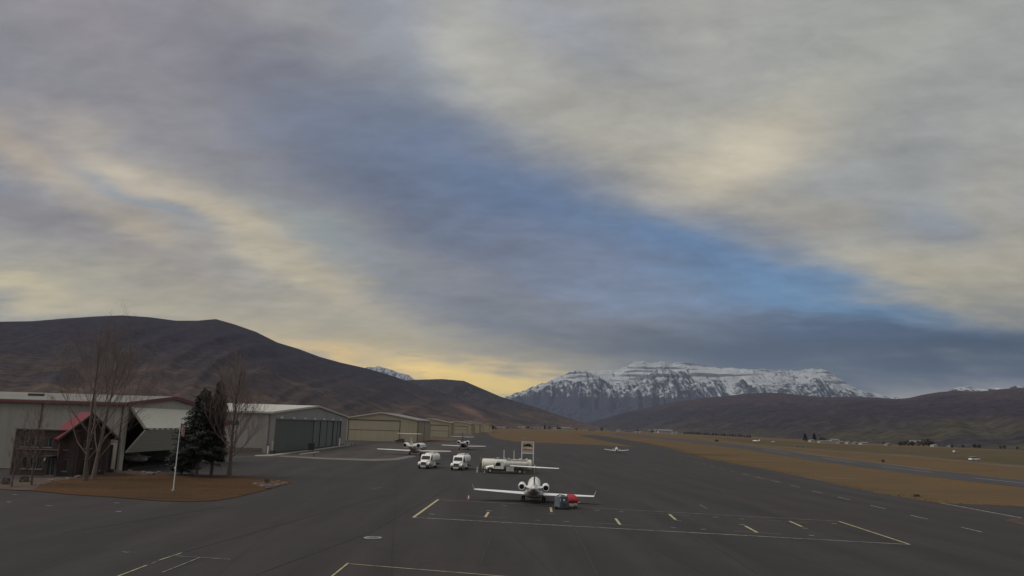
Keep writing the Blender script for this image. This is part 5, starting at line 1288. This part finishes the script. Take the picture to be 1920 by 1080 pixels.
for i in range(24): FT.append((1284 + i * 5.3, 814.2 + i * .32, 4.2 + (i * 7 % 3) * .7, 0))
FT.sort()
pr_t = {}
for i, (x, y, h, k) in enumerate(FT):
    e = azel(x, y)[1]
    if e > -.0031: d = ray(x, 800); s = 3000 / d.y; p = Vector((d.x * s, 3000, 0))
    else: p = P(x, y)
    if k not in pr_t:
        t = make_blob_tree('far_tree', 5 + k, k); pr_t[k] = t
    else:
        t = copy_tree(pr_t[k], (0, 0, 0), 0, '')
    hh = h / F * p.y; t.location = (p.x, p.y, 0); t.scale = (hh * 1.1, hh * 1.1, hh); t.rotation_euler = (0, 0, i * 1.7)
    t['group'] = 'far trees along the valley floor'
    row = 'in the dark hedge-like row right of centre' if 1284 <= x <= 1410 else ('near the left far town' if x < 1090 else ('near the far row of buildings right of centre' if x < 1284 else 'below the right foothills'))
    cnt = sum(1 for q in FT[:i] if (1284 <= q[0] <= 1410) == (1284 <= x <= 1410) and (q[0] < 1090) == (x < 1090) and (q[0] < 1284) == (x < 1284))
    NUM = ['first', 'second', 'third', 'fourth', 'fifth', 'sixth', 'seventh', 'eighth', 'ninth', 'tenth', 'eleventh', 'twelfth', 'thirteenth', 'fourteenth', 'fifteenth', 'sixteenth', 'seventeenth', 'eighteenth', 'nineteenth', 'twentieth', 'twenty-first', 'twenty-second', 'twenty-third', 'twenty-fourth', 'twenty-fifth', 'twenty-sixth', 'twenty-seventh']
    t['label'] = '%s dark tree from the left %s' % (NUM[cnt], row)

# ------------------------------------------------------------------ grass tufts on the lawn and along the apron verge
def tufts(name, spots, mat, seed):
    rnd = random.Random(seed); m = MB()
    for x, y, z, s in spots:
        for k in range(2):
            a = rnd.random() * 6.283; w = s * .5
            m.add([(x - math.cos(a) * w, y - math.sin(a) * w, z), (x + math.cos(a) * w, y + math.sin(a) * w, z), (x + rnd.gauss(0, s), y + rnd.gauss(0, s), z + s * rnd.uniform(.3, .7))], [(0, 1, 2)])
    o = m.build(name, mat, fix=False); o['kind'] = 'stuff'; return o
rnd = random.Random(77)
poly = [(60, 920), (200, 931), (300, 939), (350, 940.5), (400, 939), (440, 933), (490, 921), (530, 910.5), (545, 905), (480, 898), (420, 894), (340, 893), (300, 889), (180, 891), (120, 897)]
def inside(x, y, pg):
    c = False; n = len(pg)
    for i in range(n):
        x1, y1 = pg[i]; x2, y2 = pg[(i + 1) % n]
        if (y1 > y) != (y2 > y) and x < (x2 - x1) * (y - y1) / (y2 - y1) + x1: c = not c
    return c
wp = [P(x, y) for x, y in poly]; wp2 = [(p.x, p.y) for p in wp]
x0, x1 = min(p[0] for p in wp2), max(p[0] for p in wp2); y0, y1 = min(p[1] for p in wp2), max(p[1] for p in wp2)
sp = []
while len(sp) < 3500:
    x, y = rnd.uniform(x0, x1), rnd.uniform(y0, y1)
    if inside(x, y, wp2) and noise.noise(Vector((x * .4, y * .4, 0))) > rnd.uniform(-.6, .3): sp.append((x, y, .065, rnd.uniform(.04, .09)))
tufts('lawn_grass', sp, M_lawn, 1)
edge = [P(x, y) for x, y in ((1192, 828), (1235, 836), (1280, 848), (1330, 861), (1430, 879), (1540, 902), (1640, 924), (1700, 934), (1760, 943), (1920, 950))]
sp = []
for a, b in zip(edge, edge[1:]):
    L = (b - a).length; d = (b - a) / L; n = Vector((-d.y, d.x, 0)); 
    for i in range(int(L * 7)):
        q = a + d * rnd.uniform(0, L) + n * (rnd.gauss(0, .5) + 1.0 * noise.noise(Vector((i * .01, 0, 0))) + rnd.random() ** 2 * 5); sp.append((q.x, q.y, .01, rnd.uniform(.08, .18)))
tufts('verge_grass', sp, M_field, 2)
